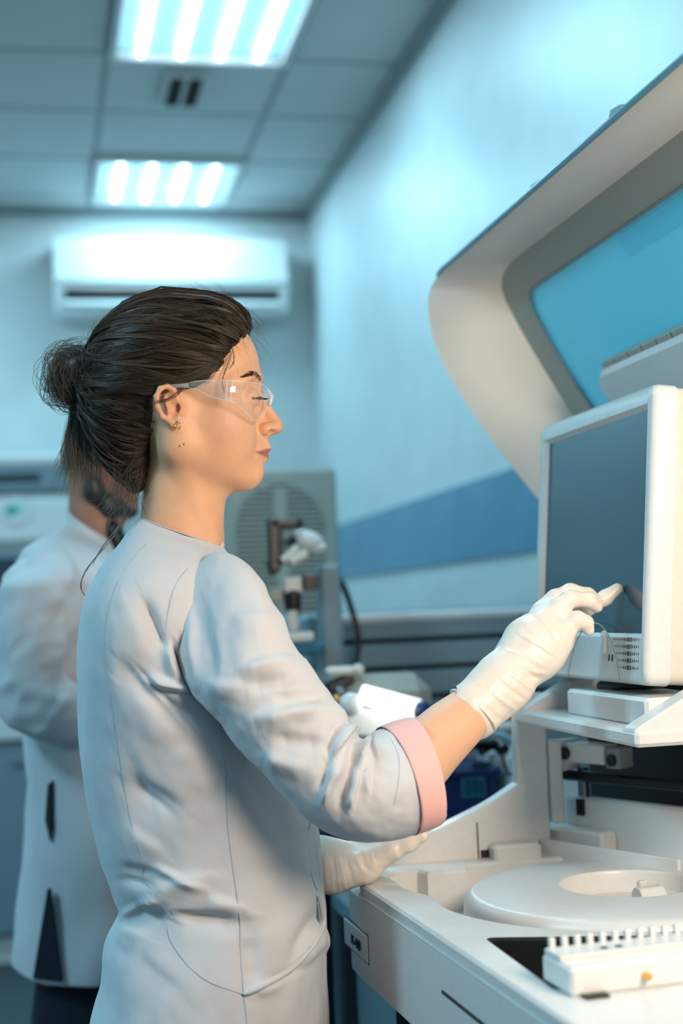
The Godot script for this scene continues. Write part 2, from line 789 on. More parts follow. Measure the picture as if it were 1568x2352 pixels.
# ---------------------------------------------------------------- the room
func room() -> void:
	var cx := (WALL_L + WALL_R) / 2
	var cz := (WALL_B + WALL_F) / 2
	var lx := WALL_R - WALL_L
	var lz := WALL_F - WALL_B
	structure("floor", Shape.new().box(Vector3(cx, -0.06, cz), Vector3(lx + 0.4, 0.12, lz + 0.4), 0.001), M.floor, "grey vinyl laboratory floor")
	var wr := structure("wall_right", Shape.new().box(Vector3(WALL_R + 0.08, CEIL / 2, cz), Vector3(0.16, CEIL + 0.3, lz + 0.4), 0.001), M.wall, "pale satin wall on the right with a blue band")
	structure("wall_back", Shape.new().box(Vector3(cx, CEIL / 2, WALL_B - 0.08), Vector3(lx, CEIL + 0.3, 0.16), 0.001), M.wall_matt, "pale back wall behind the air conditioner")
	structure("wall_left", Shape.new().box(Vector3(WALL_L - 0.08, CEIL / 2, cz), Vector3(0.16, CEIL + 0.3, lz + 0.4), 0.001), M.wall_dim, "pale wall on the left, out of frame")
	structure("wall_front", Shape.new().box(Vector3(cx, CEIL / 2, WALL_F + 0.08), Vector3(lx, CEIL + 0.3, 0.16), 0.001), M.wall_dim, "pale wall behind the photographer")
	# glossy blue band of boards along the right wall
	for k in 4:
		part("band_board", Shape.new().box(Vector3(WALL_R - 0.004, 1.568, -5.83 + 1.1 * k), Vector3(0.009, 0.232, 1.094), 0.001), M.stripe, wr, "glossy blue board of the wall band")
	for s in [["baseboard_back", Vector3(cx, 0.05, WALL_B + 0.007), Vector3(lx, 0.1, 0.014)], ["baseboard_right", Vector3(WALL_R - 0.007, 0.05, cz), Vector3(0.014, 0.1, lz - 0.03)], ["baseboard_left", Vector3(WALL_L + 0.007, 0.05, cz), Vector3(0.014, 0.1, lz - 0.03)]]:
		structure(s[0], Shape.new().box(s[1], s[2], 0.003), M.baseboard, "grey skirting along the wall")
	# suspended ceiling: a slab, bars and tiles that sit a little higher than the bars
	var ce := structure("ceiling", Shape.new().box(Vector3(cx, CEIL + 0.14, cz), Vector3(lx + 0.4, 0.1, lz + 0.4), 0.001), M.ceiling, "suspended ceiling of square grey tiles")
	var xs := [WALL_L]
	var x := 0.268 - 0.606 * 4
	while x < WALL_R:
		xs.append(x)
		x += 0.606
	xs.append(WALL_R)
	var zs := [WALL_B]
	var z := -6.24
	while z < WALL_F:
		zs.append(z)
		z += 0.545
	zs.append(WALL_F)
	for i in xs.size() - 1:
		for k in zs.size() - 1:
			var mid := Vector3((xs[i] + xs[i + 1]) / 2, CEIL + 0.016, (zs[k] + zs[k + 1]) / 2)
			var lit := false
			for p in LIGHT_SPOTS:
				if absf(p.x - mid.x) < 0.15 and absf(p.y - mid.z) < 0.15:
					lit = true
			part("ceiling_tile", Shape.new().box(mid + (Vector3(0, 0.03, 0) if lit else Vector3.ZERO), Vector3(xs[i + 1] - xs[i] - 0.02, 0.016, zs[k + 1] - zs[k] - 0.02), 0.004), M.ceiling, ce)
	for i in range(1, xs.size() - 1):
		part("ceiling_bar", Shape.new().box(Vector3(xs[i], CEIL + 0.018, cz), Vector3(0.024, 0.02, lz), 0.001), M.ceiling_bar, ce)
	for k in range(1, zs.size() - 1):
		part("ceiling_bar", Shape.new().box(Vector3(cx, CEIL + 0.017, zs[k]), Vector3(lx, 0.02, 0.024), 0.001), M.ceiling_bar, ce)
	structure("trim_1", Shape.new().box(Vector3(cx, CEIL - 0.012, WALL_B + 0.012), Vector3(lx, 0.05, 0.024), 0.003), M.ceiling_bar, "grey edge trim between ceiling and back wall")
	structure("trim_2", Shape.new().box(Vector3(WALL_R - 0.012, CEIL - 0.012, cz), Vector3(0.024, 0.05, lz - 0.05), 0.003), M.ceiling_bar, "grey edge trim between ceiling and right wall")
	# small two-slot vent
	var c := Vector3(0.5447, 3.17, -4.8758)
	var v := thing("ceiling_vent", "small white ceiling vent with two dark slots between the light panels", "vent", c)
	part("frame", Shape.new().box(c + Vector3(0, -0.006, 0), Vector3(0.15, 0.02, 0.30), 0.003), M.ceiling, v)
	for s in [-1, 1]:
		part("slot", Shape.new().box(c + Vector3(s * 0.032, -0.016, 0), Vector3(0.046, 0.006, 0.26), 0.001), M.void, v)
	air_conditioner()


func air_conditioner() -> void:
	var x0 := 0.10
	var x1 := 1.13
	var o := thing("air_conditioner", "white wall-mounted air conditioner high on the back wall", "air conditioner", Vector3((x0 + x1) / 2, 2.65, WALL_B))
	# body: a rounded section run along the wall
	var sec := rounded(PackedVector2Array([Vector2(0.0, 2.995), Vector2(0.20, 2.985), Vector2(0.235, 2.78), Vector2(0.20, 2.655), Vector2(0.0, 2.655)]), 0.03, 5)
	part("body", Shape.new().prism(flat3(sec, Vector3(x0, 0, WALL_B), Vector3(0, 0, 1), Vector3(0, 1, 0)), Vector3(x1 - x0, 0, 0), 0.012), M.white_gloss, o)
	var s2 := rounded(PackedVector2Array([Vector2(0.205, 2.985), Vector2(0.217, 2.985), Vector2(0.248, 2.785), Vector2(0.236, 2.78)]), 0.004, 3)
	part("front_panel", Shape.new().prism(flat3(s2, Vector3(x0 + 0.004, 0, WALL_B), Vector3(0, 0, 1), Vector3(0, 1, 0)), Vector3(x1 - x0 - 0.008, 0, 0), 0.002), M.white_gloss, o)
	part("outlet", Shape.new().box(Vector3((x0 + x1) / 2, 2.735, WALL_B + 0.218), Vector3(x1 - x0 - 0.09, 0.042, 0.03), 0.004, Basis(Vector3.RIGHT, 0.25)), M.black, o)
	part("flap", Shape.new().box(Vector3((x0 + x1) / 2, 2.70, WALL_B + 0.222), Vector3(x1 - x0 - 0.08, 0.006, 0.05), 0.002, Basis(Vector3.RIGHT, 0.75)), M.white_gloss, o)

func rrect(w: float, h: float, r: float, steps := 5) -> PackedVector2Array:
	return rounded(PackedVector2Array([Vector2(-w / 2, -h / 2), Vector2(w / 2, -h / 2), Vector2(w / 2, h / 2), Vector2(-w / 2, h / 2)]), r, steps)


func inset(poly: PackedVector2Array, b: float) -> PackedVector2Array:
	var m := poly.size()
	var turn := 0.0
	for i in m:
		turn += poly[i].cross(poly[(i + 1) % m])
	var out := PackedVector2Array()
	for i in m:
		var e1 := (poly[i] - poly[(i + m - 1) % m]).normalized()
		var e2 := (poly[(i + 1) % m] - poly[i]).normalized()
		var n1 := Vector2(-e1.y, e1.x) * signf(turn)
		var n2 := Vector2(-e2.y, e2.x) * signf(turn)
		var nn := (n1 + n2).normalized()
		out.append(poly[i] + nn * b / maxf(0.5, nn.dot(n1)))
	return out


func wall_rows(s: Shape, poly: PackedVector2Array, b: float, y0: float, y1: float, facing_in: bool) -> void:
	var p2 := inset(poly, -b if facing_in else b)
	var turn := 0.0
	for i in poly.size():
		turn += poly[i].cross(poly[(i + 1) % poly.size()])
	var rows := [flat3(p2, Vector3(0, y1, 0), Vector3.RIGHT, Vector3.BACK), flat3(poly, Vector3(0, y1 - b, 0), Vector3.RIGHT, Vector3.BACK), flat3(poly, Vector3(0, y0, 0), Vector3.RIGHT, Vector3.BACK)]
	if (turn > 0.0) == facing_in:
		rows.reverse()
	s.sheet(rows, true)


# a slab with hollows: plan outline (x, z), hollows as [outline, floor height]
func slab(outer: PackedVector2Array, hollows: Array, y0: float, y1: float, cut: float, b := 0.003) -> Shape:
	var s := Shape.new()
	s.smooth = 30.0
	wall_rows(s, outer, b, y0, y1, false)
	var face := inset(outer, b)
	for h in hollows:
		var hole: PackedVector2Array = h[0]
		if h[1] > 0.0:
			wall_rows(s, hole, b, h[1], y1, true)
			_flat(s, hole, h[1])
	# the top is cut in two along a line through the hollows, so that no piece has a hole
	for side in [-1.0, 1.0]:
		var half := PackedVector2Array([Vector2(cut, -9), Vector2(cut, 9), Vector2(cut + side * 9, 9), Vector2(cut + side * 9, -9)])
		var pieces := Geometry2D.intersect_polygons(face, half)
		for h in hollows:
			var rest: Array[PackedVector2Array] = []
			for p in pieces:
				rest.append_array(Geometry2D.clip_polygons(p, inset(h[0], -b)))
			pieces = rest
		for p in pieces:
			_flat(s, p, y1)
	return s


func _flat(s: Shape, poly: PackedVector2Array, y: float) -> void:
	var first := s.v.size()
	s.v.append_array(flat3(poly, Vector3(0, y, 0), Vector3.RIGHT, Vector3.BACK))
	var t := Geometry2D.triangulate_polygon(poly)
	if t.is_empty():
		push_error("outline could not be filled")
	for i in range(0, t.size(), 3):
		var a := poly[t[i]]
		if (poly[t[i + 1]] - a).cross(poly[t[i + 2]] - a) > 0.0:
			s.tri(first + t[i], first + t[i + 1], first + t[i + 2])
		else:
			s.tri(first + t[i], first + t[i + 2], first + t[i + 1])


func analyzer() -> void:
	var top := 0.98
	var o := thing("clinical_analyzer", "large white clinical analyzer with raised lid and blue window, the woman's hand on its rim", "analyzer", Vector3(0.75, 0, -1.3))
	# --- cabinet below
	part("cabinet", Shape.new().box(Vector3(0.83, 0.45, -1.34), Vector3(0.72, 0.82, 0.94), 0.01), M.dark, o)
	for p in [Vector3(0.52, 0.02, -1.76), Vector3(1.14, 0.02, -1.76), Vector3(0.52, 0.02, -0.92), Vector3(1.14, 0.02, -0.92)]:
		part("foot", Shape.new().lathe(p - Vector3(0, 0.02, 0), PackedVector2Array([Vector2(0.001, 0), Vector2(0.025, 0), Vector2(0.025, 0.03), Vector2(0.012, 0.03), Vector2(0.012, 0.045), Vector2(0.001, 0.045)]), 16), M.dark, o)
	# --- front panel, curved in towards the far end and undercut
	var fp := rounded(PackedVector2Array([Vector2(0.381, -1.835), Vector2(0.381, -1.76), Vector2(0.420, -0.85), Vector2(0.431, -0.85), Vector2(0.431, -1.87), Vector2(0.40, -1.87)]), 0.022, 6)
	part("front_panel", Shape.new().prism(flat3(fp, Vector3(0, 0.857, 0), Vector3(1, 0, 0), Vector3(0, 0, 1)), Vector3(0, 0.108, 0), 0.004), M.white, o)
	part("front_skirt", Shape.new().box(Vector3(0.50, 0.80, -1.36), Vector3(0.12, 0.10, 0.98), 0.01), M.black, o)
	# drawer seam on the front panel
	var seam := Shape.new()
	seam.tube(PackedVector3Array([Vector3(0.3958, 0.9245, -1.4418), Vector3(0.4012, 0.9238, -1.3129)]), [0.0026], 6)
	part("drawer_seam", seam, M.groove, o)
	# --- deck with the carousel well and the tray opening
	var deck := rounded(PackedVector2Array([Vector2(0.381, -1.765), Vector2(0.421, -0.83), Vector2(1.20, -0.83), Vector2(1.20, -1.875), Vector2(0.50, -1.875), Vector2(0.424, -1.848)]), 0.012, 4)
	var ring := PackedVector2Array()
	for k in 49:
		var a := -1.15 + (PI + 1.35) * k / 48.0
		ring.append(Vector2(0.672 + cos(a) * 0.232, -1.598 + sin(a) * 0.225))
	ring.append_array(PackedVector2Array([Vector2(0.427, -1.70), Vector2(0.427, -1.797), Vector2(0.47, -1.812), Vector2(0.476, -1.785), Vector2(0.53, -1.785), Vector2(0.54, -1.822), Vector2(0.60, -1.825)]))
	var bay := rounded(PackedVector2Array([Vector2(0.4386, -1.418), Vector2(0.80, -1.29), Vector2(0.80, -1.21), Vector2(0.436, -1.21)]), 0.008, 3)
	part("deck", slab(deck, [[ring, 0.93], [bay, 0.0]], 0.90, top, 0.62), M.white, o)
	var tray := Shape.new()
	tray.smooth = 30.0
	wall_rows(tray, bay, 0.003, 0.905, top, true)
	_flat(tray, bay, 0.905)
	part("tray_bay", tray, M.dark, o, "dark recessed tray bay")
	# thin bright joint between deck and front panel
	part("joint_strip", Shape.new().tube(PackedVector3Array([Vector3(0.3805, 0.9655, -1.76), Vector3(0.4205, 0.9655, -0.84)]), [0.0016], 6), M.white_gloss, o)
	# nameplate with dark lettering
	var pl := Vector3(0.3805, 0.9045, -1.787)
	var np := part("nameplate", Shape.new().box(pl, Vector3(0.004, 0.034, 0.118), 0.0015, Basis(Vector3.UP, 0.03)), M.white_gloss, o)
	part("nameplate_shade_gap", Shape.new().box(pl + Vector3(0.001, 0, 0), Vector3(0.003, 0.038, 0.122), 0.001, Basis(Vector3.UP, 0.03)), M.groove, np)  # dark strip painted as the shadow gap round the plate
	var txt := TextMesh.new()
	txt.text = "BS-400"
	var fnt := SystemFont.new()
	fnt.font_names = PackedStringArray(["Droid Sans"])
	fnt.font_weight = 700
	txt.font = fnt
	txt.font_size = 64
	txt.pixel_size = 0.00026
	txt.depth = 0.0012
	var tm := MeshInstance3D.new()
	tm.name = "lettering"
	tm.mesh = txt
	tm.material_override = M.dark
	np.add_child(tm)
	tm.transform = Transform3D(Basis(Vector3.UP, -PI / 2), pl + Vector3(-0.0025, -0.002, 0.004) - o.position)
	# --- end panel at the far side: sweeping top edge that rises into a post
	var ez := -1.862
	var curve := [Vector2(0.412, 0.965), Vector2(0.446, 0.988), Vector2(0.475, 1.003), Vector2(0.509, 1.0195), Vector2(0.546, 1.034), Vector2(0.590, 1.0525), Vector2(0.6295, 1.0745)]
	var fine := PackedVector2Array()
	for i in curve.size() - 1:
		for k in 4:
			fine.append((curve[i] as Vector2).cubic_interpolate(curve[i + 1], curve[maxi(i - 1, 0)], curve[mini(i + 2, curve.size() - 1)], k / 4.0))
	fine.append(curve[-1])
	var ep := fine.duplicate()
	ep.append_array(PackedVector2Array([Vector2(0.634, 1.195), Vector2(0.675, 1.195), Vector2(0.672, 0.955), Vector2(0.412, 0.955)]))
	part("end_panel", Shape.new().prism(flat3(ep, Vector3(0, 0, ez), Vector3(1, 0, 0), Vector3(0, 1, 0)), Vector3(0, 0, -0.028), 0.0025), M.white, o)
	part("panel_seam", Shape.new().box(Vector3(0.5685, 0.99, ez + 0.0004), Vector3(0.0016, 0.075, 0.002), 0.0002), M.groove, o)
	part("dark_socket", Shape.new().box(Vector3(0.578, 0.983, ez + 0.001), Vector3(0.012, 0.014, 0.003), 0.0005), M.dark, o)
	part("latch_block", Shape.new().box(Vector3(0.615, 0.987, -1.845), Vector3(0.066, 0.024, 0.03), 0.004), M.white, o)
	part("guide_channel", Shape.new().box(Vector3(0.683, 1.075, -1.862), Vector3(0.017, 0.112, 0.016), 0.002), M.white, o)
	# --- slanted working wall behind the carousel
	var bx := Basis(Vector3(0.4067, 0, 0.9135), Vector3.UP, Vector3(-0.9135, 0, 0.4067))
	var p0w := Vector3(0.715, 0, -1.86)
	var at := func(a: float, y: float, n: float) -> Vector3: return p0w + bx.x * a + bx.z * n + Vector3(0, y, 0)
	part("cavity_shade_backdrop", Shape.new().box(at.call(0.22, 1.09, -0.16), Vector3(0.62, 0.26, 0.10), 0.004, bx), M.dark, o)  # dark backdrop box, its colour stands for shade in the cavity behind
	part("lower_cover", Shape.new().box(at.call(0.13, 1.008, -0.012), Vector3(0.32, 0.086, 0.02), 0.004, bx), M.white, o)
	part("cover_slot", Shape.new().box(at.call(0.002, 1.038, 0.0), Vector3(0.012, 0.022, 0.006), 0.0005, bx), M.black, o)
	part("cover_step", Shape.new().box(at.call(-0.01, 0.994, 0.012), Vector3(0.15, 0.036, 0.03), 0.004, bx), M.white, o)
	part("splash_guard", Shape.new().box(at.call(0.10, 0.986, 0.055), Vector3(0.24, 0.028, 0.006), 0.001, bx), M.white, o)
	var arm := part("probe_arm", Shape.new().box(at.call(0.02, 1.113, 0.0), Vector3(0.088, 0.026, 0.03), 0.002, bx), M.white, o)
	part("arm_mount", Shape.new().box(at.call(-0.016, 1.109, 0.002), Vector3(0.016, 0.042, 0.034), 0.002, bx), M.white, arm)
	part("arm_knob", Shape.new().lathe(at.call(-0.006, 1.112, 0.018), PackedVector2Array([Vector2(0.0005, 0.004), Vector2(0.008, 0.004), Vector2(0.0085, 0.003), Vector2(0.0085, -0.004)]), 20, bx * Basis(Vector3.RIGHT, PI / 2)), M.dark, arm)
	part("arm_end", Shape.new().box(at.call(0.078, 1.110, 0.0), Vector3(0.026, 0.028, 0.028), 0.002, bx), M.grey, arm)
	part("arm_gear", Shape.new().lathe(at.call(0.078, 1.107, 0.0145), PackedVector2Array([Vector2(0.003, 0.003), Vector2(0.008, 0.003), Vector2(0.008, -0.002)]), 16, bx * Basis(Vector3.RIGHT, PI / 2)), M.black, arm)
	part("guide_rod", Shape.new().tube(PackedVector3Array([at.call(-0.035, 1.080, 0.0), at.call(0.42, 1.080, 0.0)]), [0.0075], 16), M.dark_steel, o)
	part("rod_post", Shape.new().box(at.call(-0.002, 1.066, -0.012), Vector3(0.014, 0.05, 0.012), 0.002, bx), M.steel, o)
	part("upper_rail", Shape.new().box(at.call(0.2, 1.142, -0.03), Vector3(0.4, 0.012, 0.02), 0.002, bx), M.black, o)
	# --- arm that carries the screen
	var plat := part("screen_shelf", Shape.new().box(Vector3(0.80, 1.166, -1.665), Vector3(0.34, 0.018, 0.41), 0.004), M.white, o)
	for z in [-1.862, -1.50]:
		var sec := rounded(PackedVector2Array([Vector2(0.6305, 1.158), Vector2(0.6305, 1.176), Vector2(0.72, 1.222), Vector2(0.97, 1.345), Vector2(0.97, 1.158)]), 0.008, 4)
		part("shelf_rib", Shape.new().prism(flat3(sec, Vector3(0, 0, z), Vector3(1, 0, 0), Vector3(0, 1, 0)), Vector3(0, 0, 0.036), 0.003), M.white, plat)
	part("shelf_foot", Shape.new().box(Vector3(0.715, 1.19, -1.62), Vector3(0.11, 0.034, 0.245), 0.004), M.white, plat)
	part("shelf_column", Shape.new().box(Vector3(0.98, 1.11, -1.66), Vector3(0.10, 0.30, 0.40), 0.008), M.white, plat)
	part("power_cable", Shape.new().tube(smooth_path([Vector3(0.69, 1.211, -1.70), Vector3(0.70, 1.214, -1.65), Vector3(0.72, 1.22, -1.58), Vector3(0.78, 1.23, -1.55), Vector3(0.86, 1.22, -1.60)], 6), [0.006], 8), M.black, plat)
	part("cable_tray", Shape.new().box(Vector3(0.80, 1.212, -1.62), Vector3(0.10, 0.01, 0.25), 0.002), M.black, plat)
	lid(o)
	# --- carousel cover
	var c := Vector3(0.668, 0.93, -1.592)
	var cv := thing("carousel_cover", "round white carousel cover with a recessed grip, sunk in the analyzer deck", "cover", c)
	part("cover_disc", Shape.new().lathe(c, PackedVector2Array([Vector2(0.202, 0.0), Vector2(0.202, 0.006), Vector2(0.196, 0.008), Vector2(0.194, 0.04), Vector2(0.189, 0.049), Vector2(0.18, 0.0535), Vector2(0.14, 0.0565), Vector2(0.086, 0.0575), Vector2(0.081, 0.0565), Vector2(0.0785, 0.053), Vector2(0.0765, 0.036), Vector2(0.072, 0.032), Vector2(0.0005, 0.031), Vector2(0.0005, 0.0)]), 96), M.white, cv)
	var gp := Vector3(0.680, 0.975, -1.560)
	var grip := Shape.new()
	var gs := rounded(PackedVector2Array([Vector2(-0.014, 0.0), Vector2(-0.013, 0.020), Vector2(-0.006, 0.026), Vector2(0.004, 0.025), Vector2(0.014, 0.008), Vector2(0.016, 0.0)]), 0.003, 3)
	grip.prism(flat3(gs, gp + Vector3(-0.015, -0.014, 0), Vector3(0.2, 0, 0.98), Vector3(0, 1, 0)), Vector3(0.033, 0, -0.006), 0.001)
	part("grip", grip, M.white, cv)
	part("grip_button", Shape.new().box(gp + Vector3(-0.001, 0.012, -0.018), Vector3(0.012, 0.008, 0.008), 0.002), M.white, cv)
	# --- sample rack at the near end
	var rk := Vector3(0.60, top, -1.22)
	var r := thing("sample_rack", "blurred white sample rack with pegs standing on the analyzer's near end", "rack", rk)
	var rb := Basis(Vector3.UP, 0.06)
	var ra := func(x: float, y: float, z: float) -> Vector3: return rk + rb * Vector3(x, y, z)
	part("rack_body", Shape.new().box(ra.call(0, 0.0125, 0.0), Vector3(0.33, 0.025, 0.062), 0.003, rb), M.white_gloss, r)
	part("rack_top", Shape.new().box(ra.call(0, 0.027, -0.012), Vector3(0.326, 0.005, 0.034), 0.001, rb), M.white, r)
	for k in 20:
		var px := -0.155 + 0.0125 * k
		part("peg", Shape.new().box(ra.call(px, 0.032, -0.030), Vector3(0.0055, 0.012, 0.006), 0.001, rb), M.white_gloss, r)
	for k in 2:
		part("tube_hole", Shape.new().lathe(ra.call(-0.115 + 0.014 * k, 0.0297, -0.006), PackedVector2Array([Vector2(0.0005, 0.0006), Vector2(0.0035, 0.0006), Vector2(0.0035, -0.001)]), 12), M.groove, r)
	part("rack_clip", Shape.new().box(ra.call(0.055, 0.035, -0.012), Vector3(0.05, 0.016, 0.02), 0.003, rb), M.white_gloss, r)
	part("clip_hinge", Shape.new().box(ra.call(0.085, 0.036, -0.01), Vector3(0.011, 0.014, 0.018), 0.002, rb), M.grey, r)
	part("lock_pin", Shape.new().tube(PackedVector3Array([ra.call(-0.095, 0.012, 0.030), ra.call(-0.095, 0.012, 0.038)]), [0.0035], 10), M.gold, r)
	part("rack_foot", Shape.new().box(ra.call(-0.145, 0.0015, 0.036), Vector3(0.022, 0.003, 0.012), 0.0006, rb), M.black, r)


func lid(o: Node3D) -> void:
	# frame of the raised lid: s runs from the lip down to the hinge, n towards the user
	var L := Vector3(0.64, 1.85, 0)
	var sd := Vector3(0.4763, -0.8793, 0)
	var nd := Vector3(-0.8793, -0.4763, 0)
	var near := -1.13
	var far := -2.18
	var put := func(s: float, n: float, z: float) -> Vector3: return L + sd * s + nd * n + Vector3(0, 0, z)
	# outer edge: along the lip, round the far corner, down the bowed far end
	var outer := []
	for k in 12:
		outer.append(put.call(0.0, 0.0, lerpf(near, -2.10, k / 11.0)))
	for e in [[0.0, 0.002, -2.13], [0.003, 0.006, -2.155], [0.008, 0.012, -2.172], [0.0145, 0.0204, far], [0.0336, 0.0345, far], [0.0714, 0.0519, far], [0.1232, 0.0619, far], [0.1875, 0.0626, far], [0.2507, 0.0582, far], [0.3210, 0.0492, far], [0.3882, 0.0384, far], [0.45, 0.026, far], [0.51, 0.012, far], [0.56, 0.0, far]]:
		outer.append(put.call(e[0], e[1], e[2]))
	var fine_o := smooth_path(outer, 3)
	var crease := []
	for k in 12:
		crease.append(put.call(0.046, -0.07, lerpf(near + 0.05, -2.04, k / 11.0)))
	for e in [[0.048, -2.065], [0.052, -2.09], [0.058, -2.112], [0.066, -2.128], [0.08, -2.14], [0.11, -2.148], [0.15, -2.151], [0.20, -2.150], [0.26, -2.145], [0.32, -2.137], [0.38, -2.13], [0.44, -2.122], [0.50, -2.115], [0.55, -2.11]]:
		crease.append(put.call(e[0], -0.07, e[1]))
	var fine_k := smooth_path(crease, 3)
	var win := []
	for k in 12:
		win.append(put.call(0.098, -0.072, lerpf(near + 0.1, -2.02, k / 11.0)))
	for e in [[0.0985, -2.035], [0.101, -2.047], [0.105, -2.057], [0.111, -2.065], [0.12, -2.070], [0.135, -2.075], [0.16, -2.078], [0.20, -2.079], [0.25, -2.074], [0.30, -2.064], [0.35, -2.052], [0.41, -2.04], [0.46, -2.03], [0.50, -2.02]]:
		win.append(put.call(e[0], -0.072, e[1]))
	var fine_w := smooth_path(win, 3)
	# inside: lip, bowed flange, flat frame
	var rows := []
	var steps := 9
	for k in steps + 1:
		var t := float(k) / steps
		var row := PackedVector3Array()
		for i in fine_o.size():
			var p := fine_o[i].lerp(fine_k[i], t)
			row.append(p + nd * 0.012 * sin(PI * t) * (1.0 - t * 0.6))
		rows.append(row)
	var sh := Shape.new()
	sh.smooth = 180.0
	sh.sheet(rows)
	# outside of the same shell, a few millimetres behind
	var back := []
	for k in steps + 1:
		var t := float(k) / steps
		var row := PackedVector3Array()
		for i in fine_o.size():
			var p := fine_o[i].lerp(fine_k[i], t)
			row.append(p + nd * (0.012 * sin(PI * t) * (1.0 - t * 0.6) - 0.004 - 0.008 * t))
		back.append(row)
	sh.sheet(back)
	var ld := part("lid", sh, M.lid, o, "raised white lid, its inside facing the room")
	var fr := Shape.new()
	fr.smooth = 180.0
	fr.sheet([fine_k, fine_w])
	var fk2 := PackedVector3Array()
	var fw2 := PackedVector3Array()
	for i in fine_k.size():
		fk2.append(fine_k[i] - nd * 0.012)
		fw2.append(fine_w[i] - nd * 0.012)
	fr.sheet([fw2, fk2])
	part("window_frame", fr, M.beige, ld)
	var lip := Shape.new()
	lip.tube(fine_w, [0.0022], 6, false)
	part("window_seal", lip, M.grey, ld)
	var tr := Shape.new()
	var tp := PackedVector3Array()
	for i in 40:
		tp.append(fine_o[i] + Vector3(0.001, 0.003, 0))
	tr.tube(tp, [0.0042], 8)
	part("lip_trim", tr, M.lid_trim, ld)
	# blue window: from its curved edge to the hinge side
	var wp := PackedVector3Array()
	for i in range(0, fine_w.size(), 2):
		wp.append(fine_w[i] - nd * 0.003)
	wp.append(put.call(0.50, -0.075, near + 0.1))
	part("lid_window", Shape.new().prism(wp, -nd * 0.004), M.window_blue, ld, "blue tinted window of the lid")
	for k in 7:
		var off := 0.006 + 0.005 * k
		part("window_rib", Shape.new().tube(PackedVector3Array([put.call(0.098 + off, -0.0735, near + 0.1), put.call(0.098 + off, -0.0735, -1.72)]), [0.0007], 4), M.window_blue, ld)
	part("hinge_bar", Shape.new().box(put.call(0.53, -0.075, (near + far) / 2), Vector3(0.05, 0.06, far - near - 0.08).abs(), 0.006), M.lid, ld)
	for e in [[-1.742, -1.64, 0.011], [-1.475, -1.40, 0.016]]:
		var zs := PackedVector3Array([Vector3(0.642, 1.853, e[0]), Vector3(0.642, 1.853 + e[2], e[0] + 0.012), Vector3(0.642, 1.853 + e[2] * 0.8, e[0] + 0.04), Vector3(0.642, 1.853, e[1])])
		part("rubber_stop", Shape.new().prism(zs, Vector3(0.02, 0, 0), 0.002), M.lid_trim, ld)
	# housing with ribs at the hinge side of the window
	var hs := flat3(rounded(PackedVector2Array([Vector2(0.253, -1.50), Vector2(0.253, -1.900), Vector2(0.275, -1.925), Vector2(0.31, -1.905), Vector2(0.40, -1.85), Vector2(0.40, -1.50)]), 0.012, 5), put.call(0, -0.068, 0), sd, Vector3(0, 0, 1))
	var hb := part("light_housing", Shape.new().prism(hs, nd * 0.035, 0.008), M.white, ld)
	for k in 9:
		part("rib", Shape.new().box(put.call(0.249, -0.056, -1.872 + 0.046 * k), Vector3(0.010, 0.026, 0.041), 0.0015, Basis(sd, -nd, Vector3(0, 0, 1)).orthonormalized()), M.beige, hb)


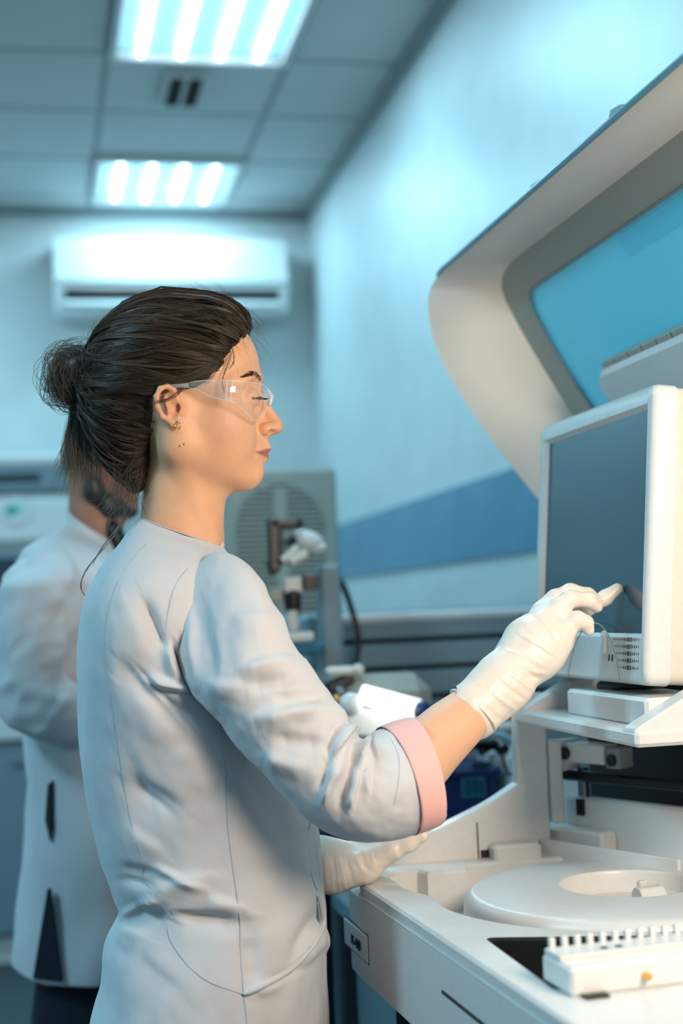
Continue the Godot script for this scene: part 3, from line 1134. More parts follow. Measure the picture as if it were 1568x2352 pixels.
func monitor() -> void:
	var o := thing("touch_screen_monitor", "white touch screen monitor with a dark glossy screen that the woman touches", "monitor", Vector3(0.70, 1.205, -1.70))
	var ew := Vector3(0, 0, -1)
	var eu := Vector3(0.0893, 0.996, 0)
	var en := Vector3(-0.996, 0.0893, 0)
	var w := 0.382
	var h := 0.349
	var mid := Vector3(0.6845, 1.3935, -1.706)
	var put := func(p: Vector2, n: float) -> Vector3: return mid + ew * p.x + eu * p.y + en * n
	var ring := func(ww: float, hh: float, r: float, dx: float, dy: float, n: float) -> PackedVector3Array:
		var out := PackedVector3Array()
		for p in rrect(ww, hh, r, 5):
			out.append(put.call(p + Vector2(dx, dy), n))
		return out
	var sw := 0.339
	var shh := 0.262
	var sx := -0.002
	var sy := 0.016
	var fr := Shape.new()
	fr.smooth = 50.0
	fr.sheet([ring.call(w - 0.008, h - 0.008, 0.012, 0, 0, -0.030), ring.call(w, h, 0.014, 0, 0, -0.030), ring.call(w, h, 0.014, 0, 0, -0.010), ring.call(w - 0.003, h - 0.003, 0.013, 0, 0, -0.004), ring.call(w - 0.012, h - 0.012, 0.010, 0, 0, 0.0), ring.call(sw + 0.010, shh + 0.010, 0.003, sx, sy, 0.0), ring.call(sw, shh, 0.001, sx, sy, -0.007)], true)
	part("bezel", fr, M.white, o)
	var sc := Shape.new()
	sc.prism(ring.call(sw + 0.002, shh + 0.002, 0.0005, sx, sy, -0.010), en * 0.003)
	part("screen", sc, M.screen, o, "dark glossy screen")
	var bk := Shape.new()
	bk.smooth = 50.0
	var rows := [ring.call(w - 0.004, h - 0.004, 0.013, 0, 0, -0.031), ring.call(w - 0.004, h - 0.004, 0.013, 0, 0, -0.055), ring.call(w - 0.03, h - 0.03, 0.02, 0, 0, -0.068), ring.call(w - 0.12, h - 0.12, 0.03, 0, 0, -0.075)]
	bk.sheet(rows, true)
	bk.cap_ring(rows[3], true)
	part("back_shell", bk, M.cream, o)
	# power button in an oval dish, two sensors, logo arc and speaker holes
	var by := -0.137
	part("button_dish", Shape.new().prism(ring.call(0.021, 0.033, 0.0104, -0.066, by + 0.008, 0.0), en * 0.0012, 0.0006), M.white, o)
	part("power_button", Shape.new().prism(ring.call(0.011, 0.024, 0.0054, -0.069, by + 0.008, 0.001), en * 0.002, 0.0006), M.white_gloss, o)
	for k in 2:
		part("sensor", Shape.new().prism(ring.call(0.0035, 0.008, 0.0017, -0.0835 - 0.010 * k, by - 0.008, 0.0), en * 0.0006), M.black, o)
	var arc := []
	for k in 15:
		var t := -1.2 + 2.4 * k / 14.0
		arc.append(put.call(Vector2(-0.033 - sin(t) * 0.09, -0.208 + cos(t) * 0.105), 0.0001))
	part("bezel_arc", Shape.new().tube(smooth_path(arc, 2), [0.0006], 5), M.beige, o)
	var dots := Shape.new()
	for r in 5:
		for c in 15:
			var big := 0.0016 if absi(c - 9) <= 1 else (0.0011 if absi(c - 9) <= 3 else 0.0007)
			var p: Vector2 = Vector2(-0.096 - 0.0053 * c + (0.0 if c < 9 else 0.001), -0.1225 - 0.0082 * r)
			if c < r:
				continue
			dots.prism(PackedVector3Array([put.call(p + Vector2(-big * 0.7, -big * 1.6), 0.0), put.call(p + Vector2(big * 0.7, -big * 1.6), 0.0), put.call(p + Vector2(big * 0.7, big * 1.6), 0.0), put.call(p + Vector2(-big * 0.7, big * 1.6), 0.0)]), en * 0.0004)
	var so := part("speaker_holes", dots, M.groove, o)
	so.set_meta("kind", "stuff")
	part("neck", Shape.new().box(Vector3(0.745, 1.216, -1.70), Vector3(0.05, 0.024, 0.12), 0.004), M.dark, o)

func background() -> void:
	louvre_cabinet()
	far_analyzer()
	microscope()
	bench_right()
	bench_left()


# beige cabinet with an arched louvre grille, behind the woman's chin
func louvre_cabinet() -> void:
	var z := -3.6
	var o := thing("louvred_cabinet", "tall beige equipment cabinet with an arched louvre grille behind the woman's chin", "cabinet", Vector3(0.62, 0, z - 0.15))
	part("housing", Shape.new().box(Vector3(0.622, 0.85, z - 0.16), Vector3(0.285, 1.685, 0.32), 0.012), M.beige, o)
	var cx := 0.611
	# arch recess
	var arch := PackedVector2Array()
	for k in 25:
		var a := PI * k / 24.0
		arch.append(Vector2(cx + cos(a) * 0.113, 1.545 + sin(a) * 0.105))
	arch.append(Vector2(cx - 0.113, 1.16))
	arch.append(Vector2(cx + 0.113, 1.16))
	part("grille_back", Shape.new().prism(flat3(arch, Vector3(0, 0, z - 0.004), Vector3.RIGHT, Vector3.UP), Vector3(0, 0, 0.006)), M.groove, o)
	var rim := []
	for k in 25:
		var a := PI * k / 24.0
		rim.append(Vector3(cx + cos(a) * 0.117, 1.545 + sin(a) * 0.109, z + 0.003))
	rim.append(Vector3(cx - 0.117, 1.16, z + 0.003))
	part("grille_rim", Shape.new().tube(PackedVector3Array(rim), [0.006], 8), M.beige, o)
	var y := 1.165
	while y < 1.64:
		var w := 0.111
		if y > 1.545:
			w = 0.111 * sqrt(maxf(0.0, 1.0 - pow((y - 1.545) / 0.105, 2.0)))
		if w > 0.01:
			part("louvre", Shape.new().box(Vector3(cx, y, z + 0.006), Vector3(w * 2, 0.0085, 0.012), 0.002, Basis(Vector3.RIGHT, 0.5)), M.beige, o)
		y += 0.0135
	part("grille_spine", Shape.new().box(Vector3(cx + 0.002, 1.40, z + 0.008), Vector3(0.034, 0.48, 0.012), 0.003), M.beige, o)


# low panelled instrument along the right wall, with its end towards us
func far_analyzer() -> void:
	var z := -2.9
	var o := thing("panelled_instrument", "grey-blue instrument with horizontal grooves, beyond the analyzer under the blue band", "instrument", Vector3(0.87, 0, z - 0.3))
	part("body", Shape.new().box(Vector3(0.87, 0.66, z - 0.32), Vector3(0.66, 1.31, 0.62), 0.012), M.blue_grey, o)
	part("top_plate", Shape.new().box(Vector3(0.885, 1.30, z - 0.3), Vector3(0.65, 0.022, 0.64), 0.006), M.white, o)
	part("corner_post", Shape.new().box(Vector3(0.565, 1.21, z + 0.006), Vector3(0.05, 0.20, 0.03), 0.004), M.blue_grey, o)
	for e in [[1.277, 0.042], [1.222, 0.048], [1.163, 0.05]]:
		part("cover_board", Shape.new().box(Vector3(0.86, e[0], z + 0.004), Vector3(0.53, e[1], 0.02), 0.004), M.blue_grey, o)
	for e in [[1.250, 0.008], [1.193, 0.008], [1.133, 0.008]]:
		part("groove", Shape.new().box(Vector3(0.86, e[0], z - 0.003), Vector3(0.53, e[1], 0.012), 0.0005), M.groove, o)
	for p in [Vector3(0.578, 1.298, z + 0.022), Vector3(1.0, 1.292, z + 0.016), Vector3(0.578, 1.19, z + 0.022)]:
		part("screw", Shape.new().lathe(p, PackedVector2Array([Vector2(0.0005, 0.003), Vector2(0.006, 0.003), Vector2(0.007, -0.004)]), 12, Basis(Vector3.RIGHT, PI / 2)), M.groove, o)
	# black hose that loops down its front
	var c := thing("black_hose", "thin black hose drooping from the microscope over the grooved instrument", "hose", Vector3(0.5558, 1.3993, -2.8))
	part("hose", Shape.new().tube(smooth_path([Vector3(0.5517, 1.397, -2.78), Vector3(0.5776, 1.393, -2.79), Vector3(0.5983, 1.3689, -2.8), Vector3(0.6178, 1.3246, -2.82), Vector3(0.6283, 1.2758, -2.82), Vector3(0.6286, 1.2407, -2.82), Vector3(0.6152, 1.2025, -2.8)], 6), [0.0065], 8), M.dark, c)


# white camera microscope standing in front of the cabinet
func microscope() -> void:
	var z := -2.72
	var o := thing("microscope", "blurred white microscope with black camera bracket in front of the louvred cabinet", "microscope", Vector3(0.52, 0, z))
	part("stand", Shape.new().box(Vector3(0.536, 0.60, z - 0.02), Vector3(0.07, 1.2, 0.10), 0.01), M.blue_grey, o)
	part("column", Shape.new().box(Vector3(0.552, 1.29, z), Vector3(0.042, 0.24, 0.05), 0.006), M.blue_grey, o)
	var head := part("head", Shape.new().sphere(Vector3(0.5138, 1.4565, -2.72), Vector3(0.034, 0.021, 0.03), 20, Basis(Vector3(0, 0, 1), -0.25)), M.white, o)
	part("head_cap", Shape.new().box(Vector3(0.5246, 1.4451, -2.72), Vector3(0.05, 0.022, 0.045), 0.008, Basis(Vector3(0, 0, 1), -0.1)), M.white, head)
	part("lens_knob", Shape.new().sphere(Vector3(0.4766, 1.4557, -2.67), Vector3(0.009, 0.0095, 0.008), 14), M.black, head)
	var br := part("camera_bracket", Shape.new().box(Vector3(0.4442, 1.45, -2.7), Vector3(0.022, 0.105, 0.03), 0.004), M.black, o)
	part("bracket_top", Shape.new().box(Vector3(0.4662, 1.4913, -2.7), Vector3(0.056, 0.018, 0.03), 0.004), M.black, br)
	part("bracket_knob", Shape.new().sphere(Vector3(0.4926, 1.4898, -2.7), Vector3(0.012, 0.011, 0.012), 14), M.black, br)
	part("bracket_foot", Shape.new().box(Vector3(0.4375, 1.4083, -2.7), Vector3(0.014, 0.03, 0.02), 0.003, Basis(Vector3(0, 0, 1), 0.3)), M.black, br)
	part("camera_block", Shape.new().box(Vector3(0.4722, 1.4474, -2.715), Vector3(0.026, 0.072, 0.03), 0.004), M.blue_grey, o)
	part("eyepiece", Shape.new().tube(PackedVector3Array([Vector3(0.4548, 1.4169, -2.66), Vector3(0.4844, 1.4424, -2.66)]), [0.0085], 14), M.cream, o)
	part("eyepiece", Shape.new().tube(PackedVector3Array([Vector3(0.468, 1.4136, -2.65), Vector3(0.4989, 1.4307, -2.65)]), [0.0085], 14), M.cream, o)
	part("black_box", Shape.new().box(Vector3(0.5082, 1.3759, -2.68), Vector3(0.03, 0.03, 0.03), 0.003), M.black, o)
	part("motor", Shape.new().box(Vector3(0.4767, 1.3707, -2.69), Vector3(0.036, 0.03, 0.03), 0.004), M.cream, o)
	part("nosepiece", Shape.new().lathe(Vector3(0.4752, 1.3332, -2.69), PackedVector2Array([Vector2(0.0005, 0.028), Vector2(0.017, 0.028), Vector2(0.017, 0.0), Vector2(0.012, -0.025), Vector2(0.0005, -0.027)]), 18), M.black, o)
	part("objective", Shape.new().lathe(Vector3(0.4723, 1.3042, -2.68), PackedVector2Array([Vector2(0.0005, 0.02), Vector2(0.011, 0.018), Vector2(0.012, -0.012), Vector2(0.006, -0.02), Vector2(0.0005, -0.02)]), 16), M.cream, o)
	part("stage", Shape.new().box(Vector3(0.4828, 1.2723, -2.68), Vector3(0.05, 0.018, 0.06), 0.004), M.cream, o)
	part("lamp_house", Shape.new().box(Vector3(0.4438, 1.353, -2.7), Vector3(0.03, 0.03, 0.03), 0.005), M.beige, o)
	part("base", Shape.new().box(Vector3(0.4889, 1.2493, -2.7), Vector3(0.08, 0.022, 0.09), 0.004), M.teal_label, o)


func bench_right() -> void:
	# bench beyond the analyzer: worktop, cupboard and what stands on it
	var b := thing("side_bench", "low pale bench beyond the analyzer carrying the blue crate", "bench", Vector3(0.75, 0, -2.5))
	part("worktop", Shape.new().box(Vector3(0.845, 0.865, -2.27), Vector3(0.81, 0.03, 0.62), 0.004), M.blue_grey, b)
	part("cupboard", Shape.new().box(Vector3(0.86, 0.44, -2.27), Vector3(0.76, 0.80, 0.58), 0.004), M.blue_grey, b)
	part("plinth", Shape.new().box(Vector3(0.87, 0.03, -2.27), Vector3(0.70, 0.06, 0.54), 0.002), M.dark, b)
	part("door_gap", Shape.new().box(Vector3(0.479, 0.44, -2.27), Vector3(0.004, 0.72, 0.006), 0.0005), M.groove, b)
	# blue crate with a printed barcode label
	var cz := -2.33
	var c := thing("blue_crate", "dark blue plastic crate with a teal barcode label, seen under the woman's forearm", "crate", Vector3(0.62, 0.88, cz))
	part("crate_body", Shape.new().box(Vector3(0.602, 0.965, cz - 0.1), Vector3(0.30, 0.17, 0.20), 0.01), M.navy, c)
	part("crate_rim", Shape.new().box(Vector3(0.602, 1.036, cz - 0.1), Vector3(0.312, 0.018, 0.212), 0.005), M.navy, c)
	part("crate_foot", Shape.new().box(Vector3(0.602, 0.892, cz - 0.1), Vector3(0.29, 0.022, 0.19), 0.004), M.navy_deep, c)
	var lc := Vector3(0.7076, 1.0139, -2.327)
	var lb := part("barcode_label", Shape.new().box(lc, Vector3(0.042, 0.036, 0.002), 0.0004), M.teal_label, c)
	for k in 9:
		part("bar", Shape.new().box(lc + Vector3(-0.0155 + 0.0039 * k, -0.001, 0.0012), Vector3(0.0012 + 0.0008 * (k % 3), 0.026, 0.0006), 0.0001), M.teal_dark, lb)
	part("logo_patch", Shape.new().box(Vector3(0.7231, 1.0456, -2.3275), Vector3(0.03, 0.016, 0.002), 0.0004), M.teal_dark, c)
	# a second, taller crate behind the torso
	var d := thing("navy_bin", "dark navy bin half hidden between the woman's sleeve and her glove", "bin", Vector3(0.40, 0, -2.35))
	part("bin_body", Shape.new().box(Vector3(0.345, 0.50, -2.36), Vector3(0.19, 1.0, 0.24), 0.012), M.navy_deep, d)
	part("bin_rim", Shape.new().box(Vector3(0.345, 1.0, -2.36), Vector3(0.2, 0.03, 0.25), 0.008), M.navy, d)
	# clutter: white box and dark hoses right of the crate
	var w := thing("white_carton", "pale carton beside the blue crate with a dark strap", "carton", Vector3(0.80, 0.88, cz))
	part("carton_body", Shape.new().box(Vector3(0.835, 0.97, cz - 0.09), Vector3(0.13, 0.18, 0.17), 0.004), M.white, w)
	part("strap", Shape.new().tube(PackedVector3Array([Vector3(0.7578, 1.0638, -2.32), Vector3(0.767, 1.0319, -2.32), Vector3(0.7838, 1.0286, -2.32)]), [0.003], 6), M.groove, w)
	var hs := thing("hose_bundle", "tangle of black hoses and pale tubing lying on top of the blue crate", "hoses", Vector3(0.70, 1.045, -2.4))
	part("black_hose", Shape.new().tube(smooth_path([Vector3(0.7013, 1.0583, -2.42), Vector3(0.7359, 1.0783, -2.4), Vector3(0.7652, 1.0804, -2.38), Vector3(0.7718, 1.0764, -2.36), Vector3(0.7695, 1.0709, -2.34)], 6), [0.009], 10), M.black, hs)
	part("black_hose", Shape.new().tube(smooth_path([Vector3(0.743, 1.0628, -2.4), Vector3(0.7674, 1.0734, -2.4), Vector3(0.7703, 1.0719, -2.38), Vector3(0.7697, 1.0662, -2.36)], 6), [0.008], 10), M.black, hs)
	part("pale_tube", Shape.new().tube(smooth_path([Vector3(0.7269, 1.0716, -2.45), Vector3(0.768, 1.0845, -2.45), Vector3(0.7907, 1.087, -2.42), Vector3(0.8192, 1.0702, -2.4)], 6), [0.008], 10), M.blue_grey, hs)
	part("black_hose", Shape.new().tube(smooth_path([Vector3(0.755, 1.0861, -2.46), Vector3(0.7879, 1.0934, -2.46), Vector3(0.8119, 1.0827, -2.46), Vector3(0.8449, 1.0854, -2.46)], 6), [0.006], 10), M.dark, hs)
	part("pale_tube", Shape.new().tube(smooth_path([Vector3(0.7862, 1.0936, -2.48), Vector3(0.8194, 1.0979, -2.48), Vector3(0.8567, 1.0974, -2.48)], 6), [0.007], 10), M.white, hs)
	# bright cylinder, ball and plates in front of the grooved instrument
	var t := thing("tube_lamp", "glowing white tube lamp lying tilted above the woman's sleeve", "lamp", Vector3(0.5561, 1.103, -2.3))
	part("lamp_tube", Shape.new().tube(smooth_path([Vector3(0.5166, 1.1779, -2.3), Vector3(0.5224, 1.1762, -2.3), Vector3(0.6029, 1.1511, -2.3), Vector3(0.608, 1.1494, -2.3)], 3), [0.010, 0.017, 0.0185, 0.0185, 0.0185, 0.0185, 0.0185, 0.0185, 0.017, 0.010], 24), M.small_glow, t)
	part("axle", Shape.new().tube(PackedVector3Array([Vector3(0.5107, 1.1617, -2.29), Vector3(0.5884, 1.1368, -2.29)]), [0.003], 8), M.groove, t)
	part("ball_joint", Shape.new().sphere(Vector3(0.4927, 1.1668, -2.28), Vector3(0.019, 0.019, 0.019), 20), M.white_gloss, t)
	part("tray", Shape.new().box(Vector3(0.5521, 1.1254, -2.31), Vector3(0.15, 0.05, 0.06), 0.008, Basis(Vector3(0, 0, 1), -0.2)), M.white_gloss, t)
	part("post", Shape.new().box(Vector3(0.585, 1.061, -2.34), Vector3(0.05, 0.03, 0.05), 0.006), M.blue_grey, t)
	part("handle", Shape.new().sphere(Vector3(0.6135, 1.1489, -2.29), Vector3(0.018, 0.016, 0.018), 16), M.navy, t)
	var tl := OmniLight3D.new()
	tl.name = "tube_light"
	tl.light_color = Color(1.0, 0.98, 0.94)
	tl.light_energy = 0.005
	tl.light_size = 0.03
	tl.omni_range = 4.0
	tl.shadow_enabled = true
	t.add_child(tl)
	tl.position = (Vector3(0.5496, 1.1689, -2.25)) - t.position
	var g := thing("beige_cover", "rounded beige cover behind the glowing tube lamp", "cover", Vector3(0.5745, 1.1324, -2.5))
	part("cover", Shape.new().box(Vector3(0.5933, 1.1587, -2.48), Vector3(0.17, 0.09, 0.10), 0.03), M.beige, g)
	part("cover_foot", Shape.new().box(Vector3(0.59, 1.083, -2.475), Vector3(0.15, 0.074, 0.09), 0.01), M.beige, g)
	var v := thing("valve_cluster", "small steel valve with black clamp at the end of the hose", "valve", Vector3(0.4993, 1.1724, -2.4))
	part("valve_body", Shape.new().box(Vector3(0.5116, 1.2139, -2.45), Vector3(0.05, 0.016, 0.03), 0.006), M.cream, v)
	part("valve_knob", Shape.new().sphere(Vector3(0.5445, 1.2146, -2.45), Vector3(0.012, 0.010, 0.012), 14), M.cream, v)
	part("clamp", Shape.new().box(Vector3(0.5113, 1.1931, -2.46), Vector3(0.05, 0.02, 0.03), 0.004, Basis(Vector3(0, 0, 1), 0.35)), M.black, v)
	part("fitting", Shape.new().sphere(Vector3(0.5096, 1.1789, -2.44), Vector3(0.010, 0.012, 0.010), 14), M.steel, v)
	part("fitting", Shape.new().sphere(Vector3(0.5015, 1.1663, -2.43), Vector3(0.008, 0.008, 0.008), 14), M.gold, v)
	part("stem", Shape.new().tube(PackedVector3Array([Vector3(0.5089, 1.1917, -2.46), Vector3(0.5131, 1.1512, -2.5), Vector3(0.50, 1.05, -2.505)]), [0.008], 8), M.dark, v)


func bench_left() -> void:
	var z := -5.75
	var b := thing("wall_bench", "pale blue laboratory bench with cupboards along the back wall behind the man", "bench", Vector3(-0.6, 0, -6.0))
	part("worktop", Shape.new().box(Vector3(-0.55, 0.885, -6.07), Vector3(1.5, 0.035, 0.66), 0.006), M.white, b)
	for k in 3:
		var x := -1.04 + 0.49 * k
		part("cupboard", Shape.new().box(Vector3(x, 0.49, -6.08), Vector3(0.484, 0.75, 0.60), 0.004), M.blue_grey, b)
		part("door", Shape.new().box(Vector3(x, 0.49, -5.772), Vector3(0.47, 0.73, 0.018), 0.004), M.blue_grey, b)
		part("handle", Shape.new().tube(PackedVector3Array([Vector3(x - 0.06, 0.78, -5.75), Vector3(x + 0.06, 0.78, -5.75)]), [0.006], 8), M.steel, b)
	part("plinth", Shape.new().box(Vector3(-0.55, 0.06, -6.08), Vector3(1.46, 0.115, 0.54), 0.002), M.white, b)
	# instrument with a round emblem on its front hood
	var o := thing("bench_analyzer", "blurred white bench instrument with a green round emblem, left of the man's head", "instrument", Vector3(-0.25, 0.9, -6.0))
	part("body", Shape.new().box(Vector3(-0.22, 1.20, -6.05), Vector3(0.86, 0.60, 0.56), 0.02), M.white, o)
	part("dark_window", Shape.new().box(Vector3(-0.22, 1.455, -5.762), Vector3(0.80, 0.23, 0.02), 0.006), M.teal_dark, o)
	part("shelf_lip", Shape.new().box(Vector3(-0.22, 1.585, -5.77), Vector3(0.82, 0.03, 0.05), 0.01), M.blue_grey, o)
	part("hood", Shape.new().box(Vector3(-0.22, 1.72, -6.03), Vector3(0.88, 0.24, 0.58), 0.05), M.white_gloss, o)
	part("top_shelf", Shape.new().box(Vector3(-0.22, 1.89, -6.02), Vector3(0.88, 0.10, 0.55), 0.01), M.blue_grey, o)
	part("top_lid", Shape.new().box(Vector3(-0.22, 1.965, -6.02), Vector3(0.90, 0.05, 0.56), 0.012), M.white, o)
	part("vent_gap", Shape.new().box(Vector3(-0.16, 1.895, -5.742), Vector3(0.36, 0.03, 0.01), 0.002), M.groove, o)
	var e := Vector3(-0.0789, 1.7659, -5.735)
	var em := part("emblem", Shape.new().lathe(e, PackedVector2Array([Vector2(0.0005, 0.003), Vector2(0.058, 0.003), Vector2(0.06, -0.003)]), 32, Basis(Vector3.RIGHT, PI / 2)), M.white_gloss, o)
	part("emblem_leaf", Shape.new().sphere(e + Vector3(-0.012, 0.0, 0.003), Vector3(0.030, 0.022, 0.003), 18, Basis(Vector3(0, 0, 1), 0.3)), mat(Color(0.16, 0.66, 0.58), 0.5), em)
	part("emblem_core", Shape.new().sphere(e + Vector3(0.016, 0.006, 0.004), Vector3(0.018, 0.016, 0.003), 18), mat(Color(0.55, 0.86, 0.80), 0.5), em)

# ---------------------------------------------------------------- the woman
# Her points are measured in a frame at her head: x to her front, y up, z to her right-hand side.
var her := Transform3D(Basis(Vector3(0.9774, -0.0419, 0.2072), Vector3(0.0266, 0.9968, 0.0759), Vector3(-0.2097, -0.0687, 0.9754)).orthonormalized(), Vector3(0.1731, 1.5847, -1.6666))


# rings between an upper and a lower outline point: [top, bottom, half depth, bulge of the near side]
func loft(rings: Array, count: int, between: int, power := 2.2) -> Array:
	var out := []
	var m := rings.size()
	for i in m - 1:
		for s in between:
			var t := float(s) / between
			out.append(_loft_ring(rings, i, t, count, power))
	out.append(_loft_ring(rings, m - 2, 1.0, count, power))
	return out


func _loft_ring(r: Array, i: int, t: float, count: int, power: float) -> PackedVector3Array:
	var m := r.size()
	var i0 := maxi(i - 1, 0)
	var i3 := mini(i + 2, m - 1)
	var top: Vector3 = (r[i][0] as Vector3).cubic_interpolate(r[i + 1][0], r[i0][0], r[i3][0], t)
	var bot: Vector3 = (r[i][1] as Vector3).cubic_interpolate(r[i + 1][1], r[i0][1], r[i3][1], t)
	var dep: float = cubic_interpolate(r[i][2], r[i + 1][2], r[i0][2], r[i3][2], t)
	var bul: Vector3 = (r[i][3] as Vector3).lerp(r[i + 1][3], t)
	var mid := (top + bot) / 2
	var half := (top - bot) / 2
	var out := PackedVector3Array()
	for k in count:
		var a := TAU * k / count
		var x := signf(cos(a)) * pow(absf(cos(a)), 2.0 / power)
		var y := signf(sin(a)) * pow(absf(sin(a)), 2.0 / power)
		out.append(mid + half * x + Vector3(0, 0, dep * y) + bul * y)
	return out


# presses folds into a cloth: each is [from, to, half width, height]; distances are taken across the cloth's near face
func press(s: Shape, list: Array, zmin: float) -> void:
	var nn := PackedVector3Array()
	nn.resize(s.v.size())
	for i in range(0, s.ix.size(), 3):
		var f := (s.v[s.ix[i + 2]] - s.v[s.ix[i]]).cross(s.v[s.ix[i + 1]] - s.v[s.ix[i]])
		for k in 3:
			nn[s.ix[i + k]] += f
	for i in s.v.size():
		var p := s.v[i]
		if p.z < zmin:
			continue
		var n := nn[i].normalized()
		var q := Vector2(p.x, p.y) * (1.53 / (1.68 - p.z))
		var add := 0.0
		for f in list:
			var a: Vector2 = f[0]
			var b: Vector2 = f[1]
			var ab := b - a
			var h := clampf((q - a).dot(ab) / ab.length_squared(), 0.0, 1.0)
			# one flank of a fold is steeper than the other
			var w: float = f[2] * (0.55 if ab.cross(q - a) > 0.0 else 1.35)
			var d := (q - a - ab * h).length()
			if d < w * 2.6:
				add += float(f[3]) * exp(-d * d / (w * w)) * minf(1.0, 0.25 + 3.0 * minf(h, 1.0 - h))
		s.v[i] = p + n * add


func noise_cloth(s: Shape, freq: float, amp: float, seed_: int, stretch := Vector3.ONE) -> void:
	var n := FastNoiseLite.new()
	n.seed = seed_
	n.frequency = freq
	n.fractal_octaves = 2
	for i in s.v.size():
		var p := s.v[i] * stretch
		s.v[i] += Vector3(n.get_noise_3d(p.x, p.y, p.z), 0.3 * n.get_noise_3d(p.y, p.z, p.x + 9.0), n.get_noise_3d(p.z + 4.0, p.x, p.y)) * amp


func f2(p: Vector3) -> Vector2:
	return Vector2(p.x, p.y)


# fold given by two points on the near face
func fo(a: Vector3, b: Vector3, w: float, h: float) -> Array:
	return [Vector2(a.x, a.y), Vector2(b.x, b.y), w, h]


# a line of points laid onto the near face of a cloth
func on_cloth(cloth: Array, pts: Array, steps: int, lift: float) -> PackedVector3Array:
	var path := smooth_path(pts, steps)
	var out := PackedVector3Array()
	for p in path:
		var q := Vector2(p.x, p.y) * (1.68 / (1.68 - p.z))
		var best := 1e9
		var z := p.z
		var k0 := Vector2i((q * 50.0).floor())
		var sum := 0.0
		var wsum := 0.0
		for c in cloth:
			var d: Dictionary = c
			for dx in [-1, 0, 1]:
				for dy in [-1, 0, 1]:
					var key := k0 + Vector2i(dx, dy)
					if d.has(key):
						for v in d[key]:
							var vv: Vector3 = v
							var dd := (Vector2(vv.x, vv.y) * (1.68 / (1.68 - vv.z)) - q).length_squared()
							var w := exp(-dd / 0.000036)
							sum += vv.z * w
							wsum += w
							if dd < best:
								best = dd
								z = vv.z
		if wsum > 1e-6:
			z = sum / wsum
		z += lift
		out.append(Vector3(q.x * (1.68 - z) / 1.68, q.y * (1.68 - z) / 1.68, z))
	return out


func near_face(s: Shape, zmin: float) -> Dictionary:
	var d := {}
	for p in s.v:
		if p.z < zmin:
			continue
		var k := Vector2i((Vector2(p.x, p.y) * (1.68 / (1.68 - p.z)) * 50.0).floor())
		if not d.has(k):
			d[k] = PackedVector3Array()
		d[k].append(p)
	return d


func mirror(p: Vector3, s: float) -> Vector3:
	return Vector3(p.x, p.y, p.z * s)


